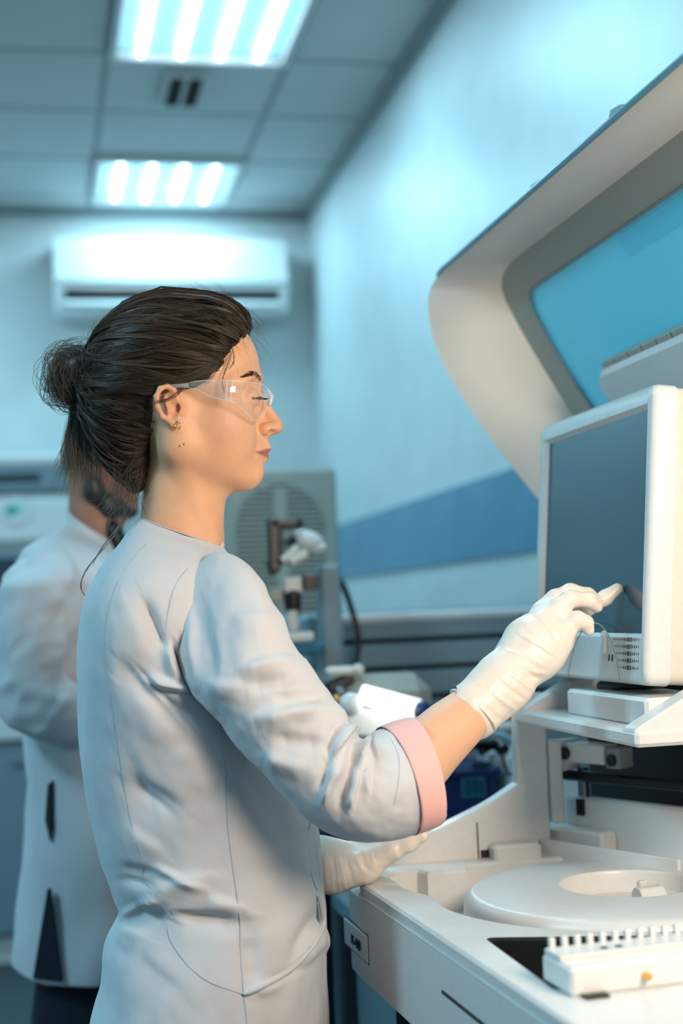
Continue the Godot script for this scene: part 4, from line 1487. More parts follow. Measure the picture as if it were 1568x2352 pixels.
func head_field() -> Field:
	var f := Field.new()
	# skull and face
	f.egg(Vector3(-0.0144, 0.0165, 0), Vector3(0.083, 0.088, 0.071), 0.02)
	f.egg(Vector3(0.0381, 0.0216, 0), Vector3(0.0525, 0.066, 0.059), 0.03)
	f.egg(Vector3(0.0391, -0.0411, 0), Vector3(0.038, 0.062, 0.054), 0.03)
	for s in [-1.0, 1.0]:
		f.egg(mirror(Vector3(0.0523, -0.0373, 0.036), s), Vector3(0.027, 0.026, 0.022), 0.02)
		f.egg(mirror(Vector3(0.0427, -0.0591, 0.03), s), Vector3(0.042, 0.040, 0.0255), 0.025)
		f.bone(mirror(Vector3(0.0012, -0.065, 0.047), s), mirror(Vector3(0.0688, -0.097, 0.013), s), 0.0165, 0.0125, 0.02)
		f.bone(mirror(Vector3(-0.0027, -0.0296, 0.056), s), mirror(Vector3(0.0015, -0.065, 0.049), s), 0.014, 0.016, 0.03)
		f.bone(mirror(Vector3(0.0878, 0.0159, 0.006), s), mirror(Vector3(0.0775, 0.0161, 0.036), s), 0.0058, 0.0075, 0.008)
		f.bone(mirror(Vector3(0.0775, 0.0161, 0.036), s), mirror(Vector3(0.0606, 0.0031, 0.052), s), 0.0078, 0.009, 0.012)
	f.bone(Vector3(0.0257, -0.0669, 0), Vector3(0.0555, -0.0823, 0), 0.040, 0.0265, 0.02)
	f.egg(Vector3(0.0823, -0.0972, 0), Vector3(0.0125, 0.0130, 0.0150), 0.010)
	f.egg(Vector3(0.0823, -0.0669, 0), Vector3(0.0150, 0.0215, 0.0215), 0.010)
	f.bone(Vector3(0.072, -0.0514, 0), Vector3(0.0848, -0.09, 0), 0.0150, 0.0065, 0.010)
	f.bone(Vector3(0.0926, -0.0535, 0), Vector3(0.0972, -0.0638, 0), 0.0058, 0.0052, 0.005)
	f.bone(Vector3(0.0437, -0.0987, 0), Vector3(0.073, -0.1034, 0), 0.0150, 0.0115, 0.012)
	# nose
	f.bone(Vector3(0.0879, 0.0036, 0), Vector3(0.0972, -0.018, 0), 0.0042, 0.0048, 0.008)
	f.bone(Vector3(0.0967, -0.0154, 0), Vector3(0.108, -0.0345, 0), 0.0048, 0.0068, 0.005)
	f.egg(Vector3(0.1095, -0.0406, 0), Vector3(0.0090, 0.0084, 0.0085), 0.004)
	f.bone(Vector3(0.1023, -0.0478, 0), Vector3(0.1111, -0.0453, 0), 0.0030, 0.0040, 0.003)
	f.bone(Vector3(0.0833, -0.0283, 0), Vector3(0.0931, -0.0442, 0), 0.0090, 0.0100, 0.010)
	for s in [-1.0, 1.0]:
		f.egg(mirror(Vector3(0.0984, -0.0449, 0.0122), s), Vector3(0.0080, 0.0070, 0.0056), 0.004)
		f.bone(mirror(Vector3(0.0994, -0.0444, 0.012), s), mirror(Vector3(0.1093, -0.042, 0.005), s), 0.0046, 0.0052, 0.004)
	# sockets, then lids over the eyes
	for s in [-1.0, 1.0]:
		f.egg(mirror(Vector3(0.0943, -0.0051, 0.031), s), Vector3(0.0150, 0.0125, 0.0165), 0.016, true)
		f.egg(mirror(Vector3(0.0807, -0.0097, 0.031), s), Vector3(0.0128, 0.0125, 0.0135), 0.006)
		f.bone(mirror(Vector3(0.0924, -0.0106, 0.024), s), mirror(Vector3(0.0835, -0.0107, 0.044), s), 0.0012, 0.0010, 0.0025, true)
	# lips
	for s in [-1.0, 1.0]:
		f.bone(Vector3(0.0987, -0.0669, 0), mirror(Vector3(0.092, -0.0707, 0.017), s), 0.0044, 0.0016, 0.004)
		f.bone(Vector3(0.0951, -0.0771, 0), mirror(Vector3(0.091, -0.0732, 0.017), s), 0.0054, 0.0018, 0.004)
		f.bone(Vector3(0.1028, -0.0715, 0), mirror(Vector3(0.093, -0.0712, 0.0165), s), 0.0014, 0.0006, 0.002, true)
		f.egg(mirror(Vector3(0.106, -0.0485, 0.012), s), Vector3(0.0062, 0.0030, 0.0075), 0.0012, true)
	# neck
	f.bone(Vector3(0.0047, -0.0821, -0.004), Vector3(-0.0053, -0.1904, -0.006), 0.0465, 0.0515, 0.02)
	for s in [-1.0, 1.0]:
		f.bone(mirror(Vector3(-0.0091, -0.0488, 0.044), s), mirror(Vector3(0.0334, -0.1745, 0.016), s), 0.012, 0.010, 0.012)
	# ears
	for s in [-1.0, 1.0]:
		f.egg(mirror(Vector3(-0.0088, -0.0198, 0.071), s), Vector3(0.0145, 0.0225, 0.006), 0.006, false, Basis(Vector3(0, 0, 1), 0.25) * Basis(Vector3.UP, -0.35 * s))
		var rim := [Vector3(0.0003, -0.017, 0.073), Vector3(-0.0017, -0.0045, 0.077), Vector3(-0.0086, -0.0005, 0.081), Vector3(-0.0165, -0.0037, 0.084), Vector3(-0.0203, -0.013, 0.085), Vector3(-0.019, -0.0242, 0.084), Vector3(-0.0135, -0.0347, 0.081), Vector3(-0.0052, -0.0404, 0.077), Vector3(0.0009, -0.0426, 0.074)]
		for i in rim.size() - 1:
			f.bone(mirror(rim[i], s), mirror(rim[i + 1], s), 0.0030, 0.0030, 0.003)
		f.egg(mirror(Vector3(-0.0004, -0.0408, 0.0755), s), Vector3(0.0065, 0.0065, 0.0038), 0.005)
		f.egg(mirror(Vector3(-0.0021, -0.0255, 0.082), s), Vector3(0.0085, 0.0120, 0.0075), 0.004, true)
		f.bone(mirror(Vector3(-0.0138, -0.01, 0.09), s), mirror(Vector3(-0.0108, -0.0317, 0.087), s), 0.0036, 0.0030, 0.003, true)
		f.bone(mirror(Vector3(-0.0044, -0.0093, 0.087), s), mirror(Vector3(-0.0069, -0.0073, 0.087), s), 0.0042, 0.0046, 0.003, true)
		f.bone(mirror(Vector3(-0.0118, -0.0126, 0.079), s), mirror(Vector3(-0.0065, -0.0336, 0.078), s), 0.0024, 0.0024, 0.003)
		f.egg(mirror(Vector3(0.0057, -0.0269, 0.0735), s), Vector3(0.0045, 0.0062, 0.0045), 0.004)
		f.egg(mirror(Vector3(0.0023, -0.0249, 0.074), s), Vector3(0.0032, 0.0050, 0.0060), 0.002, true)
	return f


func paint_face(s: Shape) -> void:
	s.colored = true
	var base := Color(0.780, 0.430, 0.250)
	var lip := Color(0.46, 0.165, 0.135)
	var lipc := Vector3(0.0967, -0.072, 0)
	var spots := FastNoiseLite.new()
	spots.seed = 5
	spots.frequency = 60.0
	for p in s.v:
		var c := base
		# warm blush of cheek, nose and ear
		var ck := (Vector3(p.x, p.y, absf(p.z)) - Vector3(0.0605, -0.0367, 0.05)).length()
		c = c.lerp(Color(0.62, 0.33, 0.23), 0.55 * exp(-ck * ck / 0.0007))
		var er := (Vector3(p.x, p.y, absf(p.z)) - Vector3(-0.0107, -0.0215, 0.08)).length()
		c = c.lerp(Color(0.60, 0.27, 0.18), 0.6 * exp(-er * er / 0.0005))
		var ns := (p - Vector3(0.1131, -0.0411, 0)).length()
		c = c.lerp(Color(0.60, 0.31, 0.23), 0.5 * exp(-ns * ns / 0.0002))
		# lips follow the two ridges
		var q := Vector2(p.x - lipc.x, p.y - lipc.y)
		var wid := 1.0 - smoothstep(0.0205, 0.0250, absf(p.z))
		var up := 1.0 - smoothstep(0.0052, 0.0068, q.y + absf(p.z) * 0.22)
		var dn := 1.0 - smoothstep(0.0065, 0.0085, -q.y + absf(p.z) * 0.25)
		var fr := smoothstep(-0.020, -0.0150, q.x)
		c = c.lerp(lip, wid * up * dn * fr)
		c = c * (1.0 + 0.05 * spots.get_noise_3d(p.x, p.y, p.z))
		s.c.append(Color(c, 1.0))


func woman() -> void:
	var o := thing("person", "woman in white lab coat and clear safety glasses touching the monitor with a gloved finger", "person", Vector3(0.17, 0, -1.66))
	# ---- body: head and neck, bust under the coat, right forearm, legs
	var f := head_field()
	var skin := f.net(Vector3(-0.115, -0.225, -0.1), Vector3(0.13, 0.125, 0.1), 0.0021)
	paint_face(skin)
	var trunk := Field.new()
	trunk.bone(Vector3(-0.0058, -0.1863, -0.006), Vector3(-0.0103, -0.2263, 0), 0.046, 0.055, 0.03)
	trunk.bone(Vector3(-0.005, -0.254, 0.045), Vector3(0.0134, -0.4066, 0.03), 0.062, 0.07, 0.04)
	trunk.bone(Vector3(-0.0156, -0.2602, -0.045), Vector3(0.0071, -0.4162, -0.03), 0.062, 0.07, 0.04)
	trunk.egg(Vector3(0.036, -0.6582, 0), Vector3(0.085, 0.13, 0.11), 0.04)
	trunk.bone(Vector3(0.0103, -0.4114, 0), Vector3(0.0309, -0.5914, 0), 0.08, 0.085, 0.05)
	for s in [-1.0, 1.0]:
		trunk.bone(mirror(Vector3(0.0414, -0.6745, 0.06), s), mirror(Vector3(0.0436, -1.0324, 0.085), s), 0.07, 0.05, 0.03)
		trunk.bone(mirror(Vector3(0.0436, -1.0324, 0.085), s), mirror(Vector3(0.0392, -1.4677, 0.09), s), 0.05, 0.035, 0.02)
	var t2 := trunk.net(Vector3(-0.15, -1.56, -0.22), Vector3(0.24, -0.17, 0.22), 0.016)
	t2.colored = true
	for p in t2.v:
		t2.c.append(Color(0.62, 0.40, 0.29))
	_join(skin, t2)
	# forearm from inside the sleeve to inside the glove
	var arm := Shape.new()
	arm.sheet(loft([
		[Vector3(0.2326, -0.3992, 0.135), Vector3(0.242, -0.4654, 0.135), 0.042, Vector3(0.006, 0, 0)],
		[Vector3(0.2576, -0.378, 0.125), Vector3(0.2829, -0.4523, 0.125), 0.042, Vector3(0.006, 0, 0)],
		[Vector3(0.2865, -0.3579, 0.105), Vector3(0.3164, -0.4196, 0.105), 0.037, Vector3(0.006, 0, 0)],
		[Vector3(0.3146, -0.3431, 0.085), Vector3(0.3502, -0.387, 0.085), 0.030, Vector3(0.005, 0, 0)],
		[Vector3(0.3384, -0.3278, 0.065), Vector3(0.3721, -0.3664, 0.065), 0.026, Vector3(0.004, 0, 0)],
		[Vector3(0.3692, -0.3091, 0.055), Vector3(0.3941, -0.3429, 0.055), 0.022, Vector3(0.003, 0, 0)]], 36, 6, 2.0), true)
	arm.colored = true
	for p in arm.v:
		arm.c.append(Color(0.76, 0.44, 0.28))
	_join(skin, arm)
	skin.smooth = 180.0
	part("body", skin.placed(her), M.skin, o, "fair skin, face in profile")
	hair(o)
	face_details(o)
	coat(o)
	gloves(o)
	eyewear()
	earring()
	# trousers and shoes below the picture
	for s in [-1.0, 1.0]:
		var leg := Shape.new()
		leg.smooth = 180.0
		leg.tube(smooth_path([mirror(Vector3(0.0378, -0.7826, 0.075), s), mirror(Vector3(0.0431, -1.0296, 0.09), s), mirror(Vector3(0.0348, -1.415, 0.095), s)], 6), [0.08, 0.085, 0.085, 0.09, 0.085, 0.082, 0.078, 0.074, 0.07, 0.066, 0.062, 0.06, 0.06], 20)
		part("trouser_leg", leg.placed(her), M.coat, o)
		var foot := her * mirror(Vector3(0.0441, -1.419, 0.09), s)
		var sole := rounded(PackedVector2Array([Vector2(-0.08, -0.038), Vector2(0.15, -0.045), Vector2(0.18, 0.0), Vector2(0.15, 0.045), Vector2(-0.08, 0.038)]), 0.03, 4)
		part("shoe", Shape.new().prism(flat3(sole, Vector3(foot.x, 0.001, foot.z), Vector3(0.96, 0, -0.26), Vector3(0.26, 0, 0.96)), Vector3(0, 0.075, 0), 0.02), M.shoe, o)


func _join(a: Shape, b: Shape) -> void:
	var n := a.v.size()
	a.v.append_array(b.v)
	a.c.append_array(b.c)
	for i in b.ix:
		a.ix.append(i + n)


# ---- hair
func hair_field() -> Field:
	var f := Field.new()
	f.egg(Vector3(-0.0149, 0.0226, 0), Vector3(0.0895, 0.0925, 0.0785), 0.02)
	f.egg(Vector3(0.0411, 0.0669, 0), Vector3(0.040, 0.040, 0.050), 0.03)
	for s in [-1.0, 1.0]:
		f.egg(mirror(Vector3(0.0291, 0.0371, 0.046), s), Vector3(0.040, 0.044, 0.0235), 0.02)
	f.egg(Vector3(-0.0617, 0, 0), Vector3(0.052, 0.075, 0.062), 0.03)
	f.bone(Vector3(-0.0746, -0.0103, 0), Vector3(-0.0638, -0.072, 0), 0.040, 0.028, 0.03)
	f.bone(Vector3(-0.0623, -0.0724, 0.01), Vector3(-0.0528, -0.1123, 0.012), 0.024, 0.010, 0.02)
	# face and neck stay free
	f.egg(Vector3(0.1409, -0.0298, 0), Vector3(0.1165, 0.1165, 0.16), 0.004, true)
	f.egg(Vector3(0.0216, -0.0833, 0), Vector3(0.0605, 0.077, 0.16), 0.004, true)
	f.egg(Vector3(-0.0042, -0.0218, 0.085), Vector3(0.020, 0.0235, 0.03), 0.006, true)
	f.egg(Vector3(-0.0246, -0.009, -0.085), Vector3(0.020, 0.0235, 0.03), 0.006, true)
	return f


func bun_field() -> Field:
	var f := Field.new()
	f.egg(Vector3(-0.1244, 0.0175, 0), Vector3(0.018, 0.025, 0.024), 0.01)
	f.egg(Vector3(-0.1165, 0.0308, 0.01), Vector3(0.016, 0.013, 0.018), 0.012)
	f.egg(Vector3(-0.1221, -0.0022, -0.004), Vector3(0.019, 0.018, 0.022), 0.012)
	f.bone(Vector3(-0.1208, 0.0195, 0), Vector3(-0.0926, 0.0231, 0), 0.026, 0.036, 0.02)
	return f


func surface_along(f: Field, c: Vector3, dir: Vector3, start: float) -> Vector3:
	var t := start
	for k in 14:
		var d := f.at(c + dir * t)
		if absf(d) < 0.0004:
			break
		t -= d * 0.8
		if t < 0.02:
			break
	return c + dir * t


func strand(s: Shape, pts: PackedVector3Array, r: float, root: Color, tip: Color) -> void:
	var m := pts.size()
	var first := s.v.size()
	var side := Vector3(0.3, 0.5, 0.8)
	for i in m:
		var t := (pts[mini(i + 1, m - 1)] - pts[maxi(i - 1, 0)]).normalized()
		side = (side - t * side.dot(t)).normalized()
		var bi := t.cross(side)
		var u := float(i) / (m - 1)
		var rr := r * minf(1.0, 0.12 + 3.2 * minf(u, 1.0 - u))
		for k in 3:
			var a := TAU * k / 3.0
			s.v.append(pts[i] + (side * cos(a) + bi * sin(a)) * rr)
			s.c.append(root.lerp(tip, u))
	for i in m - 1:
		for k in 3:
			var k2 := (k + 1) % 3
			s.quad(first + i * 3 + k, first + i * 3 + k2, first + i * 3 + 3 + k2, first + i * 3 + 3 + k)


func hair(o: Node3D) -> void:
	var rnd := RandomNumberGenerator.new()
	rnd.seed = 77
	var f := hair_field()
	var cap := f.net(Vector3(-0.115, -0.145, -0.09), Vector3(0.1, 0.125, 0.09), 0.0034)
	var wave := FastNoiseLite.new()
	wave.seed = 8
	wave.frequency = 1.0
	var bun_at := Vector3(-0.1106, 0.0216, 0)
	var dark := Color(0.020, 0.0125, 0.0085)
	var brown := Color(0.036, 0.023, 0.014)
	var ash := Color(0.185, 0.158, 0.116)
	cap.colored = true
	for i in cap.v.size():
		var p := cap.v[i]
		# ridges of locks that run towards the bun
		var rel := p - bun_at
		var ang := atan2(rel.y, rel.x) * 9.0 + p.z * 90.0 + 1.5 * sin(rel.length() * 60.0)
		cap.v[i] = p + (p - Vector3(-0.0149, 0.0103, 0)).normalized() * (sin(ang) * 0.0012 - 0.0024)
		cap.c.append(dark.lerp(brown, 0.5 + 0.5 * sin(ang * 1.3 + 2.0)))
	var b := bun_field()
	var bn := b.net(Vector3(-0.175, -0.05, -0.05), Vector3(-0.07, 0.07, 0.05), 0.0034)
	bn.colored = true
	for p in bn.v:
		bn.c.append(dark)
	_join(cap, bn)
	cap.smooth = 180.0
	var hm := part("hair", cap.placed(her), M.hair, o, "dark brown hair pinned up in a loose bun")
	# locks combed from the hairline back to the bun, each a bundle of strands
	var st := Shape.new()
	st.smooth = 180.0
	st.colored = true
	var line := [Vector3(0.0751, 0.0782, 0), Vector3(0.0763, 0.0687, 0.018), Vector3(0.0707, 0.0518, 0.04), Vector3(0.0623, 0.0376, 0.055), Vector3(0.0526, 0.0233, 0.064), Vector3(0.0364, 0.0108, 0.07), Vector3(0.0181, 0.0016, 0.0745), Vector3(0.0027, -0.0006, 0.077), Vector3(-0.0147, 0.0031, 0.079), Vector3(-0.0263, -0.009, 0.077), Vector3(-0.0287, -0.033, 0.07), Vector3(-0.0323, -0.0545, 0.058), Vector3(-0.039, -0.0789, 0.045), Vector3(-0.0462, -0.101, 0.03), Vector3(-0.0497, -0.1185, 0.016)]
	var c := Vector3(-0.0149, 0.0103, 0)
	for n in 300:
		var t := rnd.randf() * (line.size() - 1.001)
		if n % 3 == 0:
			t = rnd.randf() * 5.0
		elif n % 7 == 1:
			t = 9.0 + rnd.randf() * 4.9
		var i := int(t)
		var s0: Vector3 = (line[i] as Vector3).lerp(line[i + 1], t - i)
		if n % 5 == 4:
			s0.z = -s0.z
		var begin := rnd.randf() * rnd.randf() * 0.7 - 0.07
		var end := minf(1.0, begin + 0.45 + rnd.randf() * 0.6)
		var ph := rnd.randf() * TAU
		var fq := rnd.randf_range(6.0, 13.0)
		var amp := rnd.randf_range(0.0018, 0.0070) * (1.25 if t < 5.0 else 0.7)
		var lift := rnd.randf_range(-0.0005, 0.0042) * (1.0 if t < 7.0 else 0.4)
		if n % 6 == 2:
			amp *= 1.8
			lift += 0.003
		var aim := bun_at + Vector3(rnd.randf_range(-0.012, 0.012), rnd.randf_range(-0.024, 0.024), rnd.randf_range(-0.02, 0.02))
		var mid := PackedVector3Array()
		var outw := PackedVector3Array()
		var steps := 15
		for k in steps + 1:
			var u := lerpf(begin, end, float(k) / steps)
			var q := s0.lerp(aim, u)
			var dir := q - c
			if dir.length() < 0.02:
				dir += Vector3(0, 0, 0.02 * signf(s0.z + 0.001))
			dir = dir.normalized()
			var p := surface_along(f, c, dir, 0.125)
			var across := dir.cross(aim - s0).normalized()
			var wv := sin(ph + u * fq)
			mid.append(p + across * wv * amp + dir * (lift * sin(PI * clampf(u, 0.03, 0.97)) + 0.0016 * cos(ph * 2.0 + u * fq * 1.3)))
			outw.append(dir)
		var wide := rnd.randf_range(0.0022, 0.0055)
		var lock_light := pow(rnd.randf(), 1.7)
		var count := 22 if n % 5 != 4 else 10
		for m in count:
			var ja := rnd.randf() * TAU
			var jr := sqrt(rnd.randf()) * wide
			var tw := rnd.randf_range(-1.5, 1.5)
			var pts := PackedVector3Array()
			for k in steps + 1:
				var tan := (mid[mini(k + 1, steps)] - mid[maxi(k - 1, 0)]).normalized()
				var ac := outw[k].cross(tan).normalized()
				var a := ja + tw * k / steps
				var taper := 0.55 + 0.45 * sin(PI * k / steps)
				pts.append(mid[k] + (ac * cos(a) + outw[k] * sin(a) * 0.35) * jr * taper + outw[k] * 0.0004)
			var lite := clampf(lock_light * 0.75 + rnd.randf_range(-0.2, 0.25), 0.0, 1.0)
			var col := dark.lerp(brown, rnd.randf())
			strand(st, pts, rnd.randf_range(0.00013, 0.00030), col.lerp(ash, lite * 0.35), col.lerp(ash, lite))
	# loops round the bun
	var bc := Vector3(-0.1275, 0.0175, 0)
	for n in 1500:
		var ax := Vector3(rnd.randf_range(-1, 1), rnd.randf_range(-0.6, 0.6), rnd.randf_range(-0.3, 1.6)).normalized()
		var e1 := ax.cross(Vector3(0.2, 0.9, 0.1)).normalized()
		var e2 := ax.cross(e1)
		var a0 := rnd.randf() * TAU
		var len := rnd.randf_range(1.2, 4.2)
		var off := ax * rnd.randf_range(-0.018, 0.026)
		var r0 := rnd.randf_range(0.010, 0.032) * (1.0 if rnd.randf() > 0.1 else 1.25)
		var pts := PackedVector3Array()
		for k in 15:
			var a := a0 + len * k / 14.0
			var rr := r0 * (1.0 + 0.14 * sin(a * 2.3 + n))
			var p := bc + off + e1 * cos(a) * rr + e2 * sin(a) * rr * 1.12
			p.x = bc.x + (p.x - bc.x) * 0.93
			pts.append(p)
		var lite := rnd.randf()
		var col := dark.lerp(brown, rnd.randf())
		strand(st, pts, rnd.randf_range(0.00014, 0.00034), col.lerp(ash, lite * 0.5), col.lerp(ash, lite * 0.95))
	# lock that hangs from the bun, nape wisps and fly-aways
	for n in 560:
		var x0 := rnd.randf_range(-26, 34)
		var cl := floorf((x0 + 26.0) / 6.0) * 2.1
		var path := []
		var drift := Vector3(rnd.randf_range(-0.010, 0.008), 0, rnd.randf_range(-0.010, 0.014))
		var long := rnd.randf_range(0.070, 0.115)
		for k in 7:
			var u := k / 6.0
			var bend := Vector3(sin(cl + u * 5.0) * 0.006 + sin(cl * 2.0 + u * 11.0) * 0.002, 0, cos(cl + u * 4.0) * 0.005) * u
			path.append(Vector3(-0.1193, -0.0129, 0) + Vector3(x0 * 0.0005 * (1.0 + u * 0.7), -long * u, 0.004) + drift * u + bend + Vector3(rnd.randf_range(-1, 1), rnd.randf_range(-1, 1), rnd.randf_range(-1, 1)) * 0.0016 * u)
		var lite := rnd.randf()
		var col := brown.lerp(ash * 1.25, lite)
		strand(st, smooth_path(path, 3), rnd.randf_range(0.00010, 0.00024), dark.lerp(col, 0.6), col)
	for n in 330:
		var root := Vector3(-0.0476, -0.0921, 0.02) + Vector3(rnd.randf_range(-0.03, 0.006), rnd.randf_range(-0.026, 0.03), rnd.randf_range(-0.015, 0.02))
		var sw := rnd.randf_range(-0.6, 1.0)
		var path := [root]
		var at := root
		var dirn := Vector3(rnd.randf_range(-0.5, 0.1), -1.0, rnd.randf_range(-0.2, 0.3)).normalized()
		for k in 5:
			at += dirn * rnd.randf_range(0.006, 0.015)
			dirn = dirn.rotated(Vector3(0, 0, 1), -sw * rnd.randf_range(0.1, 0.5))
			path.append(at)
		var col := dark.lerp(ash, pow(rnd.randf(), 2.0))
		strand(st, smooth_path(path, 3), rnd.randf_range(0.00008, 0.00017), col, col)
	for n in 620:
		var a := rnd.randf_range(0.25, 3.5)
		var dir := Vector3(cos(a), sin(a), rnd.randf_range(-0.6, 0.9)).normalized()
		var p := surface_along(f, c, dir, 0.125)
		if f.at(p) > 0.004:
			continue
		var along := dir.cross(Vector3(0, 0, 1)).normalized() * (1.0 if rnd.randf() < 0.75 else -1.0)
		var len := rnd.randf_range(0.012, 0.048)
		var h1 := rnd.randf_range(0.001, 0.006)
		strand(st, smooth_path([p, p + along * len * 0.35 + dir * h1, p + along * len * 0.7 + dir * (h1 + rnd.randf_range(-0.002, 0.004)) + Vector3(0, 0, rnd.randf_range(-0.004, 0.004)), p + along * len + dir * rnd.randf_range(0.0, 0.010)], 4), rnd.randf_range(0.0001, 0.00017), brown, brown.lerp(ash, rnd.randf()))
	for n in 90:
		var a := rnd.randf_range(1.6, 4.8)
		var root := Vector3(-0.1275, 0.0175, 0) + Vector3(cos(a) * 0.024, sin(a) * 0.030, rnd.randf_range(-0.02, 0.03))
		var out := Vector3(cos(a), sin(a), rnd.randf_range(-0.3, 0.3)).normalized()
		var sd := out.cross(Vector3(0, 0, 1)) * (1.0 if rnd.randf() < 0.5 else -1.0)
		var r1 := rnd.randf_range(0.006, 0.016)
		strand(st, smooth_path([root, root + out * r1 + sd * r1 * 0.3, root + out * r1 * 1.1 + sd * r1 * 1.2, root + out * r1 * 0.4 + sd * r1 * 1.9, root - out * 0.004 + sd * r1 * 1.6], 4), rnd.randf_range(0.00012, 0.0003), brown, brown.lerp(ash, rnd.randf()))
	# long loose hair over the shoulder, one lock across the temple, two across the ear
	var loose := [
		[Vector3(-0.0587, -0.1338, 0.02), Vector3(-0.0765, -0.1692, 0.03), Vector3(-0.1035, -0.2042, 0.04), Vector3(-0.113, -0.2268, 0.04), Vector3(-0.1035, -0.2468, 0.04)],
		[Vector3(-0.0537, -0.1363, 0.02), Vector3(-0.0674, -0.154, 0.03), Vector3(-0.0899, -0.1851, 0.04), Vector3(-0.1, -0.2042, 0.04)],
		[Vector3(-0.0587, -0.1287, 0.02), Vector3(-0.0825, -0.149, 0.03), Vector3(-0.084, -0.1743, 0.03)],
		[Vector3(0.0633, 0.0451, 0.055), Vector3(0.0568, 0.0216, 0.066), Vector3(0.0528, 0.0062, 0.072), Vector3(0.0554, -0.0087, 0.074)],
		[Vector3(0.0623, 0.0476, 0.055), Vector3(0.0649, 0.0294, 0.062), Vector3(0.0589, 0.0189, 0.068)],
		[Vector3(0.0088, 0.0002, 0.079), Vector3(0.0019, -0.0098, 0.087), Vector3(-0.0094, -0.0164, 0.09), Vector3(-0.0232, -0.0177, 0.089)],
		[Vector3(0.0108, -0.0008, 0.079), Vector3(0.0024, -0.0117, 0.087), Vector3(-0.0104, -0.0178, 0.09), Vector3(-0.0243, -0.0206, 0.088)],
		[Vector3(-0.1092, 0.007, 0.036), Vector3(-0.0978, -0.0187, 0.044), Vector3(-0.0983, -0.0363, 0.044), Vector3(-0.0908, -0.0533, 0.035)],
		[Vector3(-0.1461, 0.0237, 0.02), Vector3(-0.1583, 0.0034, 0.02), Vector3(-0.1573, -0.0144, 0.02), Vector3(-0.135, -0.0195, 0.02)],
		[Vector3(-0.14, 0.039, 0.02), Vector3(-0.1492, 0.0227, 0.03), Vector3(-0.1542, 0.0076, 0.03), Vector3(-0.1441, -0.0051, 0.03)],
		[Vector3(-0.1273, 0.0517, 0.02), Vector3(-0.122, 0.0318, 0.04), Vector3(-0.1257, 0.0115, 0.042), Vector3(-0.1431, 0.0025, 0.03)]]
	for l in loose:
		for k in 7:
			var pts := []
			for p in l:
				pts.append((p as Vector3) + Vector3(rnd.randf_range(-1, 1), rnd.randf_range(-1, 1), rnd.randf_range(-1, 1)) * 0.0011)
			strand(st, smooth_path(pts, 5), 0.00013 if k < 4 else 0.0002, dark.lerp(ash, 0.2), brown.lerp(ash, 0.3))
	var sm := part("hair_strands", st.placed(her), M.hair, hm)
	sm.set_meta("kind", "stuff")


